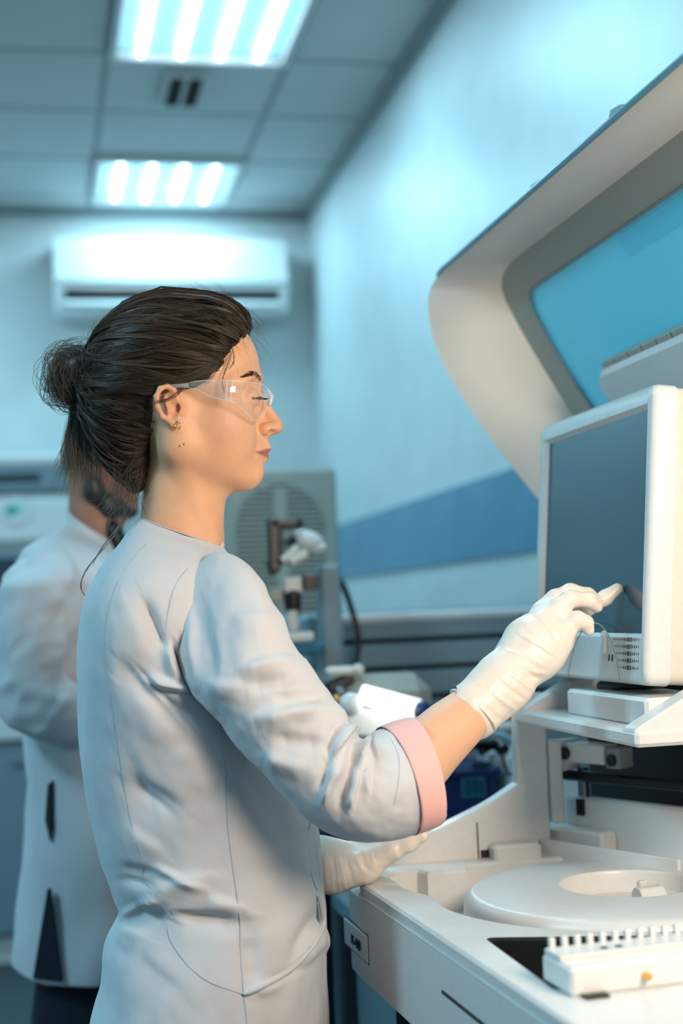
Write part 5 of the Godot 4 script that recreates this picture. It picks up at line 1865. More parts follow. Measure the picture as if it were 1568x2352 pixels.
func face_details(o: Node3D) -> void:
	var rnd := RandomNumberGenerator.new()
	rnd.seed = 12
	var f := head_field()
	for mp in [Vector3(0.0042, -0.0671, 0.06), Vector3(0.0087, -0.0651, 0.06)]:
		var z := 0.085
		while f.at(Vector3(mp.x, mp.y, z)) > 0.0 and z > 0.0:
			z -= 0.0004
		part("mole", Shape.new().sphere(Vector3(mp.x, mp.y, z), Vector3(0.0010, 0.0015, 0.0006), 10).placed(her), mat(Color(0.36, 0.20, 0.14), 0.6), o)
	# line between the lips
	var ml := PackedVector3Array()
	for q in [Vector3(0.0872, -0.0715, 0.03), Vector3(0.0892, -0.0717, 0.03), Vector3(0.0912, -0.072, 0.03), Vector3(0.0932, -0.0722, 0.03), Vector3(0.0953, -0.0725, 0.03), Vector3(0.0973, -0.0727, 0.03), Vector3(0.0993, -0.073, 0.03), Vector3(0.1008, -0.0732, 0.03)]:
		var z := 0.045
		while f.at(Vector3(q.x, q.y, z)) > 0.0 and z > 0.0:
			z -= 0.0003
		ml.append(Vector3(q.x, q.y, z))
	var ms := Shape.new()
	ms.smooth = 180.0
	strand(ms, ml, 0.00045, Color(0.2, 0.06, 0.05), Color(0.2, 0.06, 0.05))
	ms.colored = true
	part("mouth_line", ms.placed(her), M.hair, o)
	for s in [1.0, -1.0]:
		var brow := Shape.new()
		brow.smooth = 180.0
		brow.colored = true
		var mid := [Vector3(0.0739, 0.0117, 0.05), Vector3(0.081, 0.0154, 0.043), Vector3(0.0884, 0.0174, 0.033), Vector3(0.0943, 0.0159, 0.022), Vector3(0.0983, 0.0129, 0.011)]
		for n in 330:
			var t := rnd.randf() * 3.99
			var i := int(t)
			var p: Vector3 = (mid[i] as Vector3).lerp(mid[i + 1], t - i)
			var th := 0.0026 * smoothstep(0.0, 1.5, t)
			p += Vector3(0, rnd.randf_range(-1, 1) * th, 0)
			var dir := (p - Vector3(0.0411, 0.0103, 0)).normalized()
			p = surface_along(f, Vector3(0.0411, 0.0103, 0), dir, 0.09)
			var lie := Vector3(-0.0045, 0.0020 - 0.0012 * (3.0 - t) * 0.5, 0.0035) * rnd.randf_range(0.7, 1.3)
			var a := mirror(p + dir * 0.0003, s)
			var e := mirror(p + lie + dir * 0.0011, s)
			strand(brow, PackedVector3Array([a, a.lerp(e, 0.5) + mirror(dir, s) * 0.0004, e]), 0.00026, Color(0.030, 0.014, 0.008), Color(0.05, 0.024, 0.014))
		part("eyebrow", brow.placed(her), M.hair, o)
		var lash := Shape.new()
		lash.smooth = 180.0
		lash.colored = true
		for n in 64:
			var t := n / 63.0
			var p := (Vector3(0.0919, -0.0107, 0.0245)).lerp(Vector3(0.083, -0.0107, 0.0435), t) + Vector3(0.0008, 0, 0)
			var out := Vector3(0.0118 - 0.001 * t, 0.0012 - 0.0012 * sin(PI * t), 0.0014 + 0.0075 * t) * rnd.randf_range(0.8, 1.15)
			strand(lash, PackedVector3Array([mirror(p, s), mirror(p + out * 0.55 + Vector3(0, -0.0010, 0), s), mirror(p + out, s)]), 0.0004, Color(0.008, 0.006, 0.005), Color(0.008, 0.006, 0.005))
		part("eyelashes", lash.placed(her), M.hair, o)


# ---- coat
func coat(o: Node3D) -> void:
	var z0 := Vector3.ZERO
	var body := Shape.new()
	body.sheet(loft([
		[Vector3(-0.0499, -0.1481, -0.004), Vector3(0.0434, -0.1801, -0.004), 0.0545, Vector3(0, 0.000, 0)],
		[Vector3(-0.053, -0.1522, -0.004), Vector3(0.0465, -0.1863, -0.004), 0.062, Vector3(0, 0.002, 0)],
		[Vector3(-0.0617, -0.1635, 0), Vector3(0.0535, -0.1964, 0), 0.082, Vector3(0, 0.004, 0)],
		[Vector3(-0.0725, -0.18, 0), Vector3(0.0597, -0.2108, 0), 0.112, Vector3(0, 0.004, 0)],
		[Vector3(-0.0864, -0.1975, 0), Vector3(0.0658, -0.2314, 0), 0.138, Vector3(0, 0.002, 0)],
		[Vector3(-0.0982, -0.2139, 0), Vector3(0.071, -0.2571, 0), 0.152, z0],
		[Vector3(-0.11, -0.2407, 0), Vector3(0.0771, -0.288, 0), 0.158, z0],
		[Vector3(-0.1162, -0.289, 0), Vector3(0.0884, -0.3291, 0), 0.158, z0],
		[Vector3(-0.1183, -0.3394, 0), Vector3(0.1028, -0.3651, 0), 0.154, z0],
		[Vector3(-0.1178, -0.3857, 0), Vector3(0.1183, -0.4062, 0), 0.150, z0],
		[Vector3(-0.1136, -0.4371, 0), Vector3(0.1388, -0.4525, 0), 0.146, z0],
		[Vector3(-0.1039, -0.4967, 0), Vector3(0.1553, -0.5065, 0), 0.143, z0],
		[Vector3(-0.0926, -0.5441, 0), Vector3(0.161, -0.5425, 0), 0.143, z0],
		[Vector3(-0.0771, -0.5862, 0), Vector3(0.1656, -0.5811, 0), 0.146, z0],
		[Vector3(-0.0735, -0.6094, 0), Vector3(0.1692, -0.6094, 0), 0.152, z0],
		[Vector3(-0.089, -0.6428, 0), Vector3(0.1697, -0.6428, 0), 0.163, z0],
		[Vector3(-0.0926, -0.6865, 0), Vector3(0.1692, -0.6891, 0), 0.172, z0],
		[Vector3(-0.107, -0.7354, 0), Vector3(0.1707, -0.7354, 0), 0.180, z0],
		[Vector3(-0.1183, -0.8022, 0), Vector3(0.1748, -0.8022, 0), 0.190, z0],
		[Vector3(-0.1255, -0.8999, 0), Vector3(0.1826, -0.8999, 0), 0.198, z0],
		[Vector3(-0.1296, -1.0079, 0), Vector3(0.1913, -1.0079, 0), 0.203, z0]], 230, 13, 2.25), true)
	var body_folds := [
		fo(Vector3(0.0158, -0.2759, 0.15), Vector3(0.0317, -0.3335, 0.15), 0.0057, -0.0070), fo(Vector3(0.0017, -0.2796, 0.15), Vector3(0.0191, -0.3311, 0.15), 0.0082, 0.0049),
		fo(Vector3(-0.0254, -0.2328, 0.15), Vector3(0.0064, -0.303, 0.15), 0.0129, -0.0056), fo(Vector3(-0.0395, -0.2468, 0.15), Vector3(-0.0161, -0.303, 0.15), 0.0144, 0.0042),
		fo(Vector3(-0.0479, -0.3007, 0.15), Vector3(0.0261, -0.3709, 0.15), 0.0103, -0.0077), fo(Vector3(-0.0184, -0.3218, 0.15), Vector3(0.0261, -0.3335, 0.15), 0.0093, 0.0056),
		fo(Vector3(-0.0442, -0.3311, 0.15), Vector3(0.0167, -0.3873, 0.15), 0.0195, 0.0056), fo(Vector3(-0.0432, -0.4295, 0.15), Vector3(0.0167, -0.4623, 0.15), 0.0144, -0.0056),
		fo(Vector3(-0.0395, -0.4107, 0.15), Vector3(-0.0114, -0.481, 0.15), 0.0129, -0.0035), fo(Vector3(0.0214, -0.3873, 0.15), Vector3(0.0401, -0.4482, 0.15), 0.0165, 0.0035),
		fo(Vector3(-0.0442, -0.481, 0.15), Vector3(-0.0058, -0.5091, 0.15), 0.0113, 0.0042), fo(Vector3(-0.0573, -0.5208, 0.15), Vector3(-0.0114, -0.5325, 0.15), 0.0113, -0.0056),
		fo(Vector3(-0.0184, -0.5512, 0.15), Vector3(0.0401, -0.5325, 0.15), 0.0113, 0.0070), fo(Vector3(0.0073, -0.5793, 0.15), Vector3(0.0753, -0.577, 0.15), 0.0113, -0.0091),
		fo(Vector3(0.0401, -0.5583, 0.15), Vector3(0.0799, -0.5676, 0.15), 0.0103, 0.0056), fo(Vector3(-0.0465, -0.5629, 0.15), Vector3(-0.002, -0.5793, 0.15), 0.0129, -0.0084),
		fo(Vector3(-0.0606, -0.584, 0.15), Vector3(-0.0254, -0.5981, 0.15), 0.0129, 0.0056), fo(Vector3(-0.0395, -0.6168, 0.15), Vector3(0.0167, -0.6636, 0.15), 0.0154, -0.0042),
		fo(Vector3(0.1104, -0.5091, 0.15), Vector3(0.1385, -0.57, 0.15), 0.0165, -0.0042), fo(Vector3(0.087, -0.5981, 0.15), Vector3(0.0963, -0.6496, 0.15), 0.0154, -0.0042),
		fo(Vector3(0.1507, -0.481, 0.15), Vector3(0.1553, -0.5419, 0.15), 0.0051, -0.0028), fo(Vector3(0.1581, -0.5606, 0.15), Vector3(0.1347, -0.6168, 0.15), 0.0057, -0.0084), fo(Vector3(0.1642, -0.5747, 0.15), Vector3(0.1432, -0.6262, 0.15), 0.0057, 0.0056),
		fo(Vector3(0.1432, -0.6285, 0.15), Vector3(0.101, -0.6505, 0.15), 0.0046, -0.0049), fo(Vector3(0.1197, -0.6496, 0.15), Vector3(0.0963, -0.6613, 0.15), 0.0062, 0.0035),
		fo(Vector3(0.101, -0.4482, 0.15), Vector3(0.1432, -0.5044, 0.15), 0.0165, -0.0042), fo(Vector3(0.0729, -0.4342, 0.15), Vector3(0.1104, -0.5231, 0.15), 0.0195, 0.0035)]
	body_folds.append_array([
		fo(Vector3(0.0008, -0.2824, 0.15), Vector3(0.0111, -0.3218, 0.15), 0.0036, 0.008), fo(Vector3(0.0092, -0.2796, 0.15), Vector3(0.0289, -0.3349, 0.15), 0.0026, -0.009), fo(Vector3(-0.0151, -0.3227, 0.15), Vector3(0.0242, -0.3302, 0.15), 0.0041, 0.007), fo(Vector3(-0.0104, -0.3311, 0.15), Vector3(0.0261, -0.3386, 0.15), 0.0031, -0.006),
		fo(Vector3(-0.0414, -0.303, 0.15), Vector3(0.0317, -0.3826, 0.15), 0.0046, 0.006), fo(Vector3(-0.0254, -0.2375, 0.15), Vector3(0.0036, -0.2937, 0.15), 0.0046, -0.006),
		fo(Vector3(-0.0395, -0.4342, 0.15), Vector3(0.0073, -0.466, 0.15), 0.0046, -0.0025), fo(Vector3(-0.0114, -0.5231, 0.15), Vector3(0.0401, -0.5466, 0.15), 0.0046, 0.006), fo(Vector3(0.005, -0.5723, 0.15), Vector3(0.0753, -0.5803, 0.15), 0.0041, -0.004), fo(Vector3(-0.0606, -0.5325, 0.15), Vector3(-0.0161, -0.5419, 0.15), 0.0041, -0.0035), fo(Vector3(-0.0573, -0.57, 0.15), Vector3(-0.0058, -0.5559, 0.15), 0.0041, 0.006)])
	press(body, body_folds, 0.02)
	noise_cloth(body, 9.0, 0.0040, 21, Vector3(1, 0.55, 1))
	noise_cloth(body, 34.0, 0.0011, 22, Vector3(1, 0.6, 1))
	var zb := near_face(body, 0.03)
	body.smooth = 180.0
	var bm := Shape.new()
	bm.v = body.v.duplicate()
	bm.ix = body.ix.duplicate()
	bm.smooth = 180.0
	# inner face of the neck opening
	var ct := part("coat", bm.placed(her), M.coat, o, "white lab coat with three-quarter sleeves")
	# right sleeve
	var rings := [
		[Vector3(0.0251, -0.1986, 0.085), Vector3(-0.0071, -0.2611, 0.085), 0.025, z0],
		[Vector3(0.0491, -0.1857, 0.092), Vector3(-0.0021, -0.2895, 0.094), 0.042, z0],
		[Vector3(0.0775, -0.1939, 0.108), Vector3(0.0101, -0.3186, 0.116), 0.055, z0],
		[Vector3(0.0987, -0.2152, 0.126), Vector3(0.0256, -0.3366, 0.136), 0.061, z0],
		[Vector3(0.1119, -0.237, 0.142), Vector3(0.042, -0.3508, 0.15), 0.063, z0],
		[Vector3(0.1243, -0.2545, 0.148), Vector3(0.0584, -0.3686, 0.156), 0.062, z0],
		[Vector3(0.1329, -0.2785, 0.152), Vector3(0.0775, -0.3919, 0.162), 0.061, z0],
		[Vector3(0.1405, -0.2922, 0.155), Vector3(0.0973, -0.4107, 0.166), 0.060, z0],
		[Vector3(0.1536, -0.3068, 0.158), Vector3(0.1168, -0.4335, 0.168), 0.059, z0],
		[Vector3(0.1676, -0.3271, 0.16), Vector3(0.1391, -0.4562, 0.17), 0.058, z0],
		[Vector3(0.1835, -0.3465, 0.161), Vector3(0.1622, -0.475, 0.171), 0.058, Vector3(0.003, 0, 0)],
		[Vector3(0.196, -0.3688, 0.161), Vector3(0.1844, -0.4858, 0.17), 0.058, Vector3(0.006, 0, 0)],
		[Vector3(0.2067, -0.3812, 0.159), Vector3(0.2052, -0.4913, 0.168), 0.058, Vector3(0.010, 0, 0)],
		[Vector3(0.218, -0.3817, 0.156), Vector3(0.2234, -0.4918, 0.164), 0.059, Vector3(0.015, 0, 0)],
		[Vector3(0.2274, -0.3786, 0.152), Vector3(0.2422, -0.4904, 0.158), 0.060, Vector3(0.019, 0, 0)],
		[Vector3(0.236, -0.3756, 0.147), Vector3(0.2587, -0.4866, 0.152), 0.061, Vector3(0.021, 0, 0)]]
	var sl := Shape.new()
	sl.sheet(loft(rings, 150, 13, 2.1), true)
	press(sl, [
		fo(Vector3(0.2026, -0.3748, 0.2), Vector3(0.189, -0.411, 0.2), 0.0031, -0.014), fo(Vector3(0.1944, -0.3702, 0.2), Vector3(0.1817, -0.4133, 0.2), 0.0051, 0.007), fo(Vector3(0.2107, -0.3793, 0.2), Vector3(0.2062, -0.4201, 0.2), 0.0041, 0.008),
		fo(Vector3(0.2135, -0.3911, 0.2), Vector3(0.2116, -0.4246, 0.2), 0.0031, -0.012), fo(Vector3(0.2198, -0.3816, 0.2), Vector3(0.2307, -0.4155, 0.2), 0.0046, 0.005),
		fo(Vector3(0.1953, -0.4201, 0.2), Vector3(0.1781, -0.4609, 0.2), 0.0057, -0.011), fo(Vector3(0.2062, -0.4155, 0.2), Vector3(0.1971, -0.4722, 0.2), 0.0046, 0.008), fo(Vector3(0.2116, -0.4291, 0.2), Vector3(0.2062, -0.4676, 0.2), 0.0041, -0.009),
		fo(Vector3(0.1854, -0.411, 0.2), Vector3(0.1727, -0.4518, 0.2), 0.0051, 0.006), fo(Vector3(0.2216, -0.4246, 0.2), Vector3(0.2225, -0.4518, 0.2), 0.0046, -0.006),
		fo(Vector3(0.0449, -0.3295, 0.2), Vector3(0.0948, -0.3385, 0.2), 0.0103, -0.005), fo(Vector3(0.0857, -0.3159, 0.2), Vector3(0.1401, -0.3023, 0.2), 0.0093, -0.007), fo(Vector3(0.0948, -0.334, 0.2), Vector3(0.1446, -0.3249, 0.2), 0.0093, 0.006),
		fo(Vector3(0.1038, -0.3702, 0.2), Vector3(0.1808, -0.3567, 0.2), 0.0093, -0.009), fo(Vector3(0.1219, -0.3476, 0.2), Vector3(0.1763, -0.3422, 0.2), 0.0082, 0.006), fo(Vector3(0.1219, -0.3929, 0.2), Vector3(0.1808, -0.3974, 0.2), 0.0103, 0.006),
		fo(Vector3(0.1129, -0.411, 0.2), Vector3(0.1582, -0.4246, 0.2), 0.0093, -0.005), fo(Vector3(0.0676, -0.2615, 0.2), Vector3(0.1219, -0.257, 0.2), 0.0113, -0.004), fo(Vector3(0.0223, -0.2434, 0.2), Vector3(0.0359, -0.3159, 0.2), 0.0082, -0.006), fo(Vector3(0.0381, -0.2434, 0.2), Vector3(0.0585, -0.3249, 0.2), 0.0103, 0.005)], 0.10)
	noise_cloth(sl, 11.0, 0.0038, 31)
	noise_cloth(sl, 36.0, 0.0011, 32)
	var zs := near_face(sl, 0.12)
	var sm := Shape.new()
	sm.v = sl.v.duplicate()
	sm.ix = sl.ix.duplicate()
	sm.smooth = 180.0
	part("sleeve", sm.placed(her), M.coat, ct)
	# turned-back pink cuff
	var cuff := Shape.new()
	cuff.smooth = 180.0
	cuff.sheet(loft([
		[Vector3(0.2341, -0.3747, 0.147), Vector3(0.2578, -0.4876, 0.152), 0.0615, Vector3(0.021, 0, 0)],
		[Vector3(0.236, -0.3733, 0.147), Vector3(0.2601, -0.4871, 0.152), 0.0635, Vector3(0.021, 0, 0)],
		[Vector3(0.2512, -0.3685, 0.141), Vector3(0.2736, -0.484, 0.145), 0.0640, Vector3(0.020, 0, 0)],
		[Vector3(0.2637, -0.3659, 0.136), Vector3(0.2858, -0.4803, 0.138), 0.0635, Vector3(0.018, 0, 0)],
		[Vector3(0.2662, -0.3666, 0.135), Vector3(0.2878, -0.4796, 0.137), 0.0615, Vector3(0.0165, 0, 0)],
		[Vector3(0.2637, -0.3688, 0.136), Vector3(0.2854, -0.477, 0.138), 0.0595, Vector3(0.0165, 0, 0)],
		[Vector3(0.2417, -0.3787, 0.145), Vector3(0.2626, -0.481, 0.15), 0.0575, Vector3(0.020, 0, 0)]], 96, 4, 2.1), true)
	part("cuff", cuff.placed(her), M.pink, ct, "pink turned-back cuff")
	# left sleeve on the far side
	var ls := Shape.new()
	ls.smooth = 180.0
	ls.sheet(loft([
		[Vector3(0.0206, -0.2044, -0.11), Vector3(-0.0232, -0.2866, -0.11), 0.055, z0], [Vector3(0.0673, -0.2674, -0.15), Vector3(0.0001, -0.3794, -0.15), 0.060, z0], [Vector3(0.0889, -0.3814, -0.165), Vector3(0.0268, -0.4717, -0.165), 0.058, z0],
		[Vector3(0.1175, -0.4699, -0.155), Vector3(0.0614, -0.5486, -0.155), 0.055, z0], [Vector3(0.1406, -0.5153, -0.13), Vector3(0.1074, -0.5874, -0.13), 0.05, z0], [Vector3(0.1533, -0.5402, -0.105), Vector3(0.1358, -0.5976, -0.105), 0.042, z0]], 40, 6), true)
	part("sleeve", ls.placed(her), M.coat, ct)
	# seams sewn on the cloth
	for e in [
		[[Vector3(-0.0227, -0.1661, 0.1), Vector3(-0.0406, -0.1902, 0.12), Vector3(-0.0578, -0.2236, 0.12), Vector3(-0.0673, -0.2651, 0.12), Vector3(-0.0673, -0.3134, 0.12), Vector3(-0.0611, -0.352, 0.12), Vector3(-0.0554, -0.4003, 0.12), Vector3(-0.0492, -0.449, 0.12), Vector3(-0.0406, -0.49, 0.12), Vector3(-0.031, -0.5215, 0.12), Vector3(-0.0277, -0.5454, 0.12), Vector3(-0.0018, -0.5666, 0.14), Vector3(0.0052, -0.5775, 0.14)], 0],
		[[Vector3(-0.0018, -0.5907, 0.14), Vector3(0.0029, -0.6072, 0.14), Vector3(0.0228, -0.6304, 0.15), Vector3(0.0476, -0.6453, 0.16), Vector3(0.0818, -0.6531, 0.17)], 0],
		[[Vector3(0.0537, -0.362, 0.15), Vector3(0.0607, -0.4192, 0.15), Vector3(0.0635, -0.4787, 0.15), Vector3(0.0692, -0.526, 0.15), Vector3(0.0762, -0.5737, 0.15), Vector3(0.0774, -0.6063, 0.16), Vector3(0.0818, -0.6531, 0.17), Vector3(0.0855, -0.6855, 0.17), Vector3(0.0883, -0.7539, 0.17)], 0],
		[[Vector3(0.148, -0.4867, 0.08), Vector3(0.1446, -0.5215, 0.08), Vector3(0.1514, -0.5509, 0.08), Vector3(0.1576, -0.5687, 0.07)], 0],
		[[Vector3(0.0306, -0.1884, 0.13), Vector3(0.0158, -0.2033, 0.15), Vector3(0.0064, -0.222, 0.15), Vector3(0.0008, -0.2482, 0.15), Vector3(-0.0016, -0.2759, 0.15)], 0],
		[[Vector3(0.2372, -0.3779, 0.18), Vector3(0.2465, -0.3974, 0.2), Vector3(0.2479, -0.4246, 0.2), Vector3(0.242, -0.4563, 0.2), Vector3(0.2337, -0.479, 0.19)], 1]]:
		var path := on_cloth([zs] if e[1] == 1 else [zb], e[0], 6, 0.0002)
		part("seam", Shape.new().tube(path, [0.00055], 5).placed(her), M.coat_seam, ct)
	# raised welt of the pocket, and the pocket mouth behind it
	var welt := on_cloth([zb], [Vector3(0.0818, -0.6531, 0.17), Vector3(0.1067, -0.6444, 0.16), Vector3(0.1344, -0.6303, 0.14), Vector3(0.1528, -0.6104, 0.12), Vector3(0.1611, -0.5888, 0.1), Vector3(0.1588, -0.57, 0.08)], 6, 0.0026)
	part("pocket_welt", Shape.new().tube(welt, [0.001, 0.0026, 0.0034, 0.0036, 0.0036, 0.0036, 0.0036], 8).placed(her), M.coat, ct)
	var mouth := on_cloth([zb], [Vector3(0.1426, -0.624, 0.13), Vector3(0.1509, -0.607, 0.12), Vector3(0.1572, -0.5912, 0.1), Vector3(0.1568, -0.5773, 0.08)], 6, 0.0002)
	part("pocket_mouth", Shape.new().tube(mouth, [0.0006, 0.0018, 0.0024, 0.0028, 0.0028, 0.0026, 0.002, 0.0012], 6).placed(her), M.coat_seam, ct)
	# stand of the neckline, and the pink lining that shows in front
	var col := loft([[Vector3(-0.0499, -0.1481, -0.004), Vector3(0.0434, -0.1801, -0.004), 0.0545, z0], [Vector3(-0.0494, -0.1471, -0.004), Vector3(0.0429, -0.1796, -0.004), 0.0530, z0], [Vector3(-0.0468, -0.1502, -0.004), Vector3(0.0408, -0.1832, -0.004), 0.0515, z0], [Vector3(-0.0458, -0.1672, -0.004), Vector3(0.0387, -0.1981, -0.004), 0.052, z0]], 64, 3)
	var cs := Shape.new()
	cs.smooth = 180.0
	cs.sheet(col, true)
	part("neckline", cs.placed(her), M.coat, ct)
	part("lining", Shape.new().prism(PackedVector3Array([Vector3(0.0407, -0.1797, 0.012), Vector3(0.0439, -0.1716, 0.008), Vector3(0.0482, -0.1819, 0.004), Vector3(0.0449, -0.1859, 0.008)]), Vector3(0.001, 0, -0.01), 0.0006).placed(her), M.pink, ct, "pink lining at the neck")


# ---- gloves
func gloves(o: Node3D) -> void:
	# right hand: pointing finger on the screen, the others curled
	var f := Field.new()
	f.bone(Vector3(0.3361, -0.3648, 0.08), Vector3(0.368, -0.3386, 0.066), 0.0335, 0.0300, 0.012)
	f.bone(Vector3(0.3682, -0.3388, 0.064), Vector3(0.4091, -0.2965, 0.04), 0.0300, 0.0330, 0.02)
	f.bone(Vector3(0.4096, -0.2969, 0.036), Vector3(0.4331, -0.2761, 0.02), 0.0320, 0.0260, 0.02)
	f.bone(Vector3(0.4157, -0.3096, 0.05), Vector3(0.4359, -0.2893, 0.042), 0.0200, 0.0165, 0.015)
	var fingers := [
		[[Vector3(0.4322, -0.2935, 0.04), 0.0135], [Vector3(0.4454, -0.2793, 0.042), 0.0100], [Vector3(0.4593, -0.2654, 0.04), 0.0092], [Vector3(0.469, -0.2697, 0.036), 0.0084], [Vector3(0.4729, -0.278, 0.034), 0.0070]],
		[[Vector3(0.4266, -0.2672, 0.03), 0.0140], [Vector3(0.4397, -0.2525, 0.03), 0.0108], [Vector3(0.4545, -0.2432, 0.026), 0.0100], [Vector3(0.4761, -0.2447, 0.018), 0.0090], [Vector3(0.486, -0.2531, 0.014), 0.0072]],
		[[Vector3(0.4231, -0.2604, 0.012), 0.0140], [Vector3(0.4393, -0.2444, 0.006), 0.0112], [Vector3(0.4566, -0.2365, 0), 0.0100], [Vector3(0.4793, -0.241, -0.006), 0.0090], [Vector3(0.491, -0.2504, -0.008), 0.0075]],
		[[Vector3(0.4337, -0.2787, -0.012), 0.0140], [Vector3(0.4602, -0.2655, -0.016), 0.0108], [Vector3(0.4831, -0.2555, -0.022), 0.0098], [Vector3(0.5034, -0.2447, -0.025), 0.0090], [Vector3(0.5174, -0.2343, -0.0245), 0.0072]],
		[[Vector3(0.4075, -0.3095, -0.01), 0.0150], [Vector3(0.4374, -0.2958, -0.03), 0.0115], [Vector3(0.4624, -0.2806, -0.036), 0.0098], [Vector3(0.4792, -0.2753, -0.036), 0.0080]]]
	for g in fingers:
		for i in g.size() - 1:
			f.bone(g[i][0], g[i + 1][0], g[i][1], g[i + 1][1], 0.0045 if i > 0 else 0.010)
	var h := f.net(Vector3(0.315, -0.425, -0.075), Vector3(0.535, -0.205, 0.125), 0.0022)
	var rid := [
		[Vector2(0.3875, -0.2788), Vector2(0.4351, -0.3085), 0.0015, 0.0022], [Vector2(0.3736, -0.2976), Vector2(0.4163, -0.3150), 0.0020, 0.0022], [Vector2(0.3915, -0.2728), Vector2(0.4183, -0.2927), 0.0015, -0.0015], [Vector2(0.3786, -0.3100), Vector2(0.4133, -0.3323), 0.0020, -0.0020], [Vector2(0.3687, -0.3175), Vector2(0.4059, -0.3447), 0.0015, 0.0018], [Vector2(0.3588, -0.3274), Vector2(0.3959, -0.3547), 0.0020, -0.0020], [Vector2(0.3885, -0.3249), Vector2(0.4108, -0.3313), 0.0015, -0.0025], [Vector2(0.3959, -0.3199), Vector2(0.4183, -0.3249), 0.0015, 0.0018], [Vector2(0.3488, -0.3373), Vector2(0.3835, -0.3646), 0.0020, 0.0016], [Vector2(0.4083, -0.2629), Vector2(0.4242, -0.2877), 0.0015, 0.0018], [Vector2(0.4143, -0.2590), Vector2(0.4331, -0.2877), 0.0015, -0.0022], [Vector2(0.4232, -0.2654), Vector2(0.4381, -0.2877), 0.0015, 0.0018], [Vector2(0.4009, -0.2877), Vector2(0.4282, -0.3066), 0.0015, -0.0016], [Vector2(0.3340, -0.3472), Vector2(0.3687, -0.3770), 0.0020, -0.0012], [Vector2(0.4540, -0.2431), Vector2(0.4559, -0.2490), 0.0010, -0.0012], [Vector2(0.4545, -0.2728), Vector2(0.4579, -0.2778), 0.0010, -0.0014], [Vector2(0.4708, -0.2461), Vector2(0.4738, -0.2510), 0.0010, -0.0010], [Vector2(0.4857, -0.2361), Vector2(0.4897, -0.2421), 0.0010, -0.0012], [Vector2(0.4926, -0.2322), Vector2(0.4966, -0.2381), 0.0010, 0.0008]]
	_wrinkle(h, rid)
	noise_cloth(h, 38.0, 0.0013, 3)
	part("glove", h.placed(her), M.glove, o, "thin white latex glove on the pointing hand")
	var rim := PackedVector3Array()
	var mid := (Vector3(0.313, -0.3413, 0.08) + Vector3(0.3571, -0.3893, 0.08)) / 2
	var up := (Vector3(0.313, -0.3413, 0.08) - Vector3(0.3571, -0.3893, 0.08)) / 2
	for k in 40:
		var a := TAU * k / 40
		rim.append(mid + up * 0.96 * cos(a) + Vector3(0.010, 0.003, 0.0322) * sin(a))
	var rs := Shape.new()
	rs.smooth = 180.0
	rs.tube(rim, [0.0016], 8, false, true)
	part("glove_rim", rs.placed(her), M.glove, o)
	# left hand: resting on the analyzer's corner
	var l := Field.new()
	l.bone(Vector3(0.1364, -0.5682, -0.085), Vector3(0.1698, -0.5808, -0.09), 0.0290, 0.0290, 0.012)
	l.bone(Vector3(0.1698, -0.5808, -0.09), Vector3(0.2168, -0.5818, -0.112), 0.0290, 0.0215, 0.02)
	l.bone(Vector3(0.1823, -0.5885, -0.08), Vector3(0.2152, -0.5804, -0.08), 0.0205, 0.0185, 0.02)
	l.bone(Vector3(0.2152, -0.5804, -0.08), Vector3(0.252, -0.5571, -0.07), 0.0185, 0.0120, 0.012)
	l.bone(Vector3(0.252, -0.5571, -0.07), Vector3(0.2706, -0.5486, -0.068), 0.0112, 0.0102, 0.006)
	l.bone(Vector3(0.2706, -0.5486, -0.068), Vector3(0.2866, -0.539, -0.066), 0.0100, 0.0078, 0.005)
	l.bone(Vector3(0.217, -0.5806, -0.125), Vector3(0.2433, -0.5719, -0.135), 0.0240, 0.0200, 0.02)
	for g in [[Vector3(0.2428, -0.5651, -0.118), Vector3(0.279, -0.5492, -0.128), Vector3(0.3072, -0.533, -0.135), Vector3(0.314, -0.529, -0.137), 0.0092], [Vector3(0.2405, -0.5664, -0.135), Vector3(0.2771, -0.5464, -0.145), Vector3(0.3037, -0.5296, -0.15), Vector3(0.3122, -0.5249, -0.152), 0.0092], [Vector3(0.2388, -0.5732, -0.152), Vector3(0.2725, -0.5593, -0.165), Vector3(0.2982, -0.5462, -0.17), Vector3(0.3072, -0.5406, -0.17), 0.0090], [Vector3(0.2357, -0.5819, -0.165), Vector3(0.2618, -0.574, -0.18), Vector3(0.2819, -0.5655, -0.185), Vector3(0.2888, -0.5621, -0.185), 0.0082]]:
		for i in 3:
			l.bone(g[i], g[i + 1], 0.0115 if i == 0 else g[4], g[4] * (1.0 if i < 2 else 0.8), 0.005)
	var lh := l.net(Vector3(0.115, -0.64, -0.215), Vector3(0.345, -0.47, -0.03), 0.0023)
	var lr := [
		[Vector2(0.1769, -0.5602), Vector2(0.1823, -0.6100), 0.0022, -0.0018], [Vector2(0.1850, -0.5640), Vector2(0.1931, -0.6073), 0.0016, 0.0016], [Vector2(0.1931, -0.5667), Vector2(0.2024, -0.5992), 0.0016, -0.0018], [Vector2(0.1661, -0.5531), Vector2(0.1698, -0.6046), 0.0022, 0.0016], [Vector2(0.2040, -0.5640), Vector2(0.2164, -0.5856), 0.0016, 0.0015], [Vector2(0.2110, -0.5613), Vector2(0.2229, -0.5829), 0.0016, -0.0015], [Vector2(0.2587, -0.5504), Vector2(0.2603, -0.5656), 0.0011, -0.0018], [Vector2(0.2229, -0.5586), Vector2(0.2294, -0.5802), 0.0016, 0.0012]]
	_wrinkle(lh, lr)
	noise_cloth(lh, 38.0, 0.0013, 4)
	part("glove", lh.placed(her), M.glove, o, "latex glove on the hand resting on the analyzer")


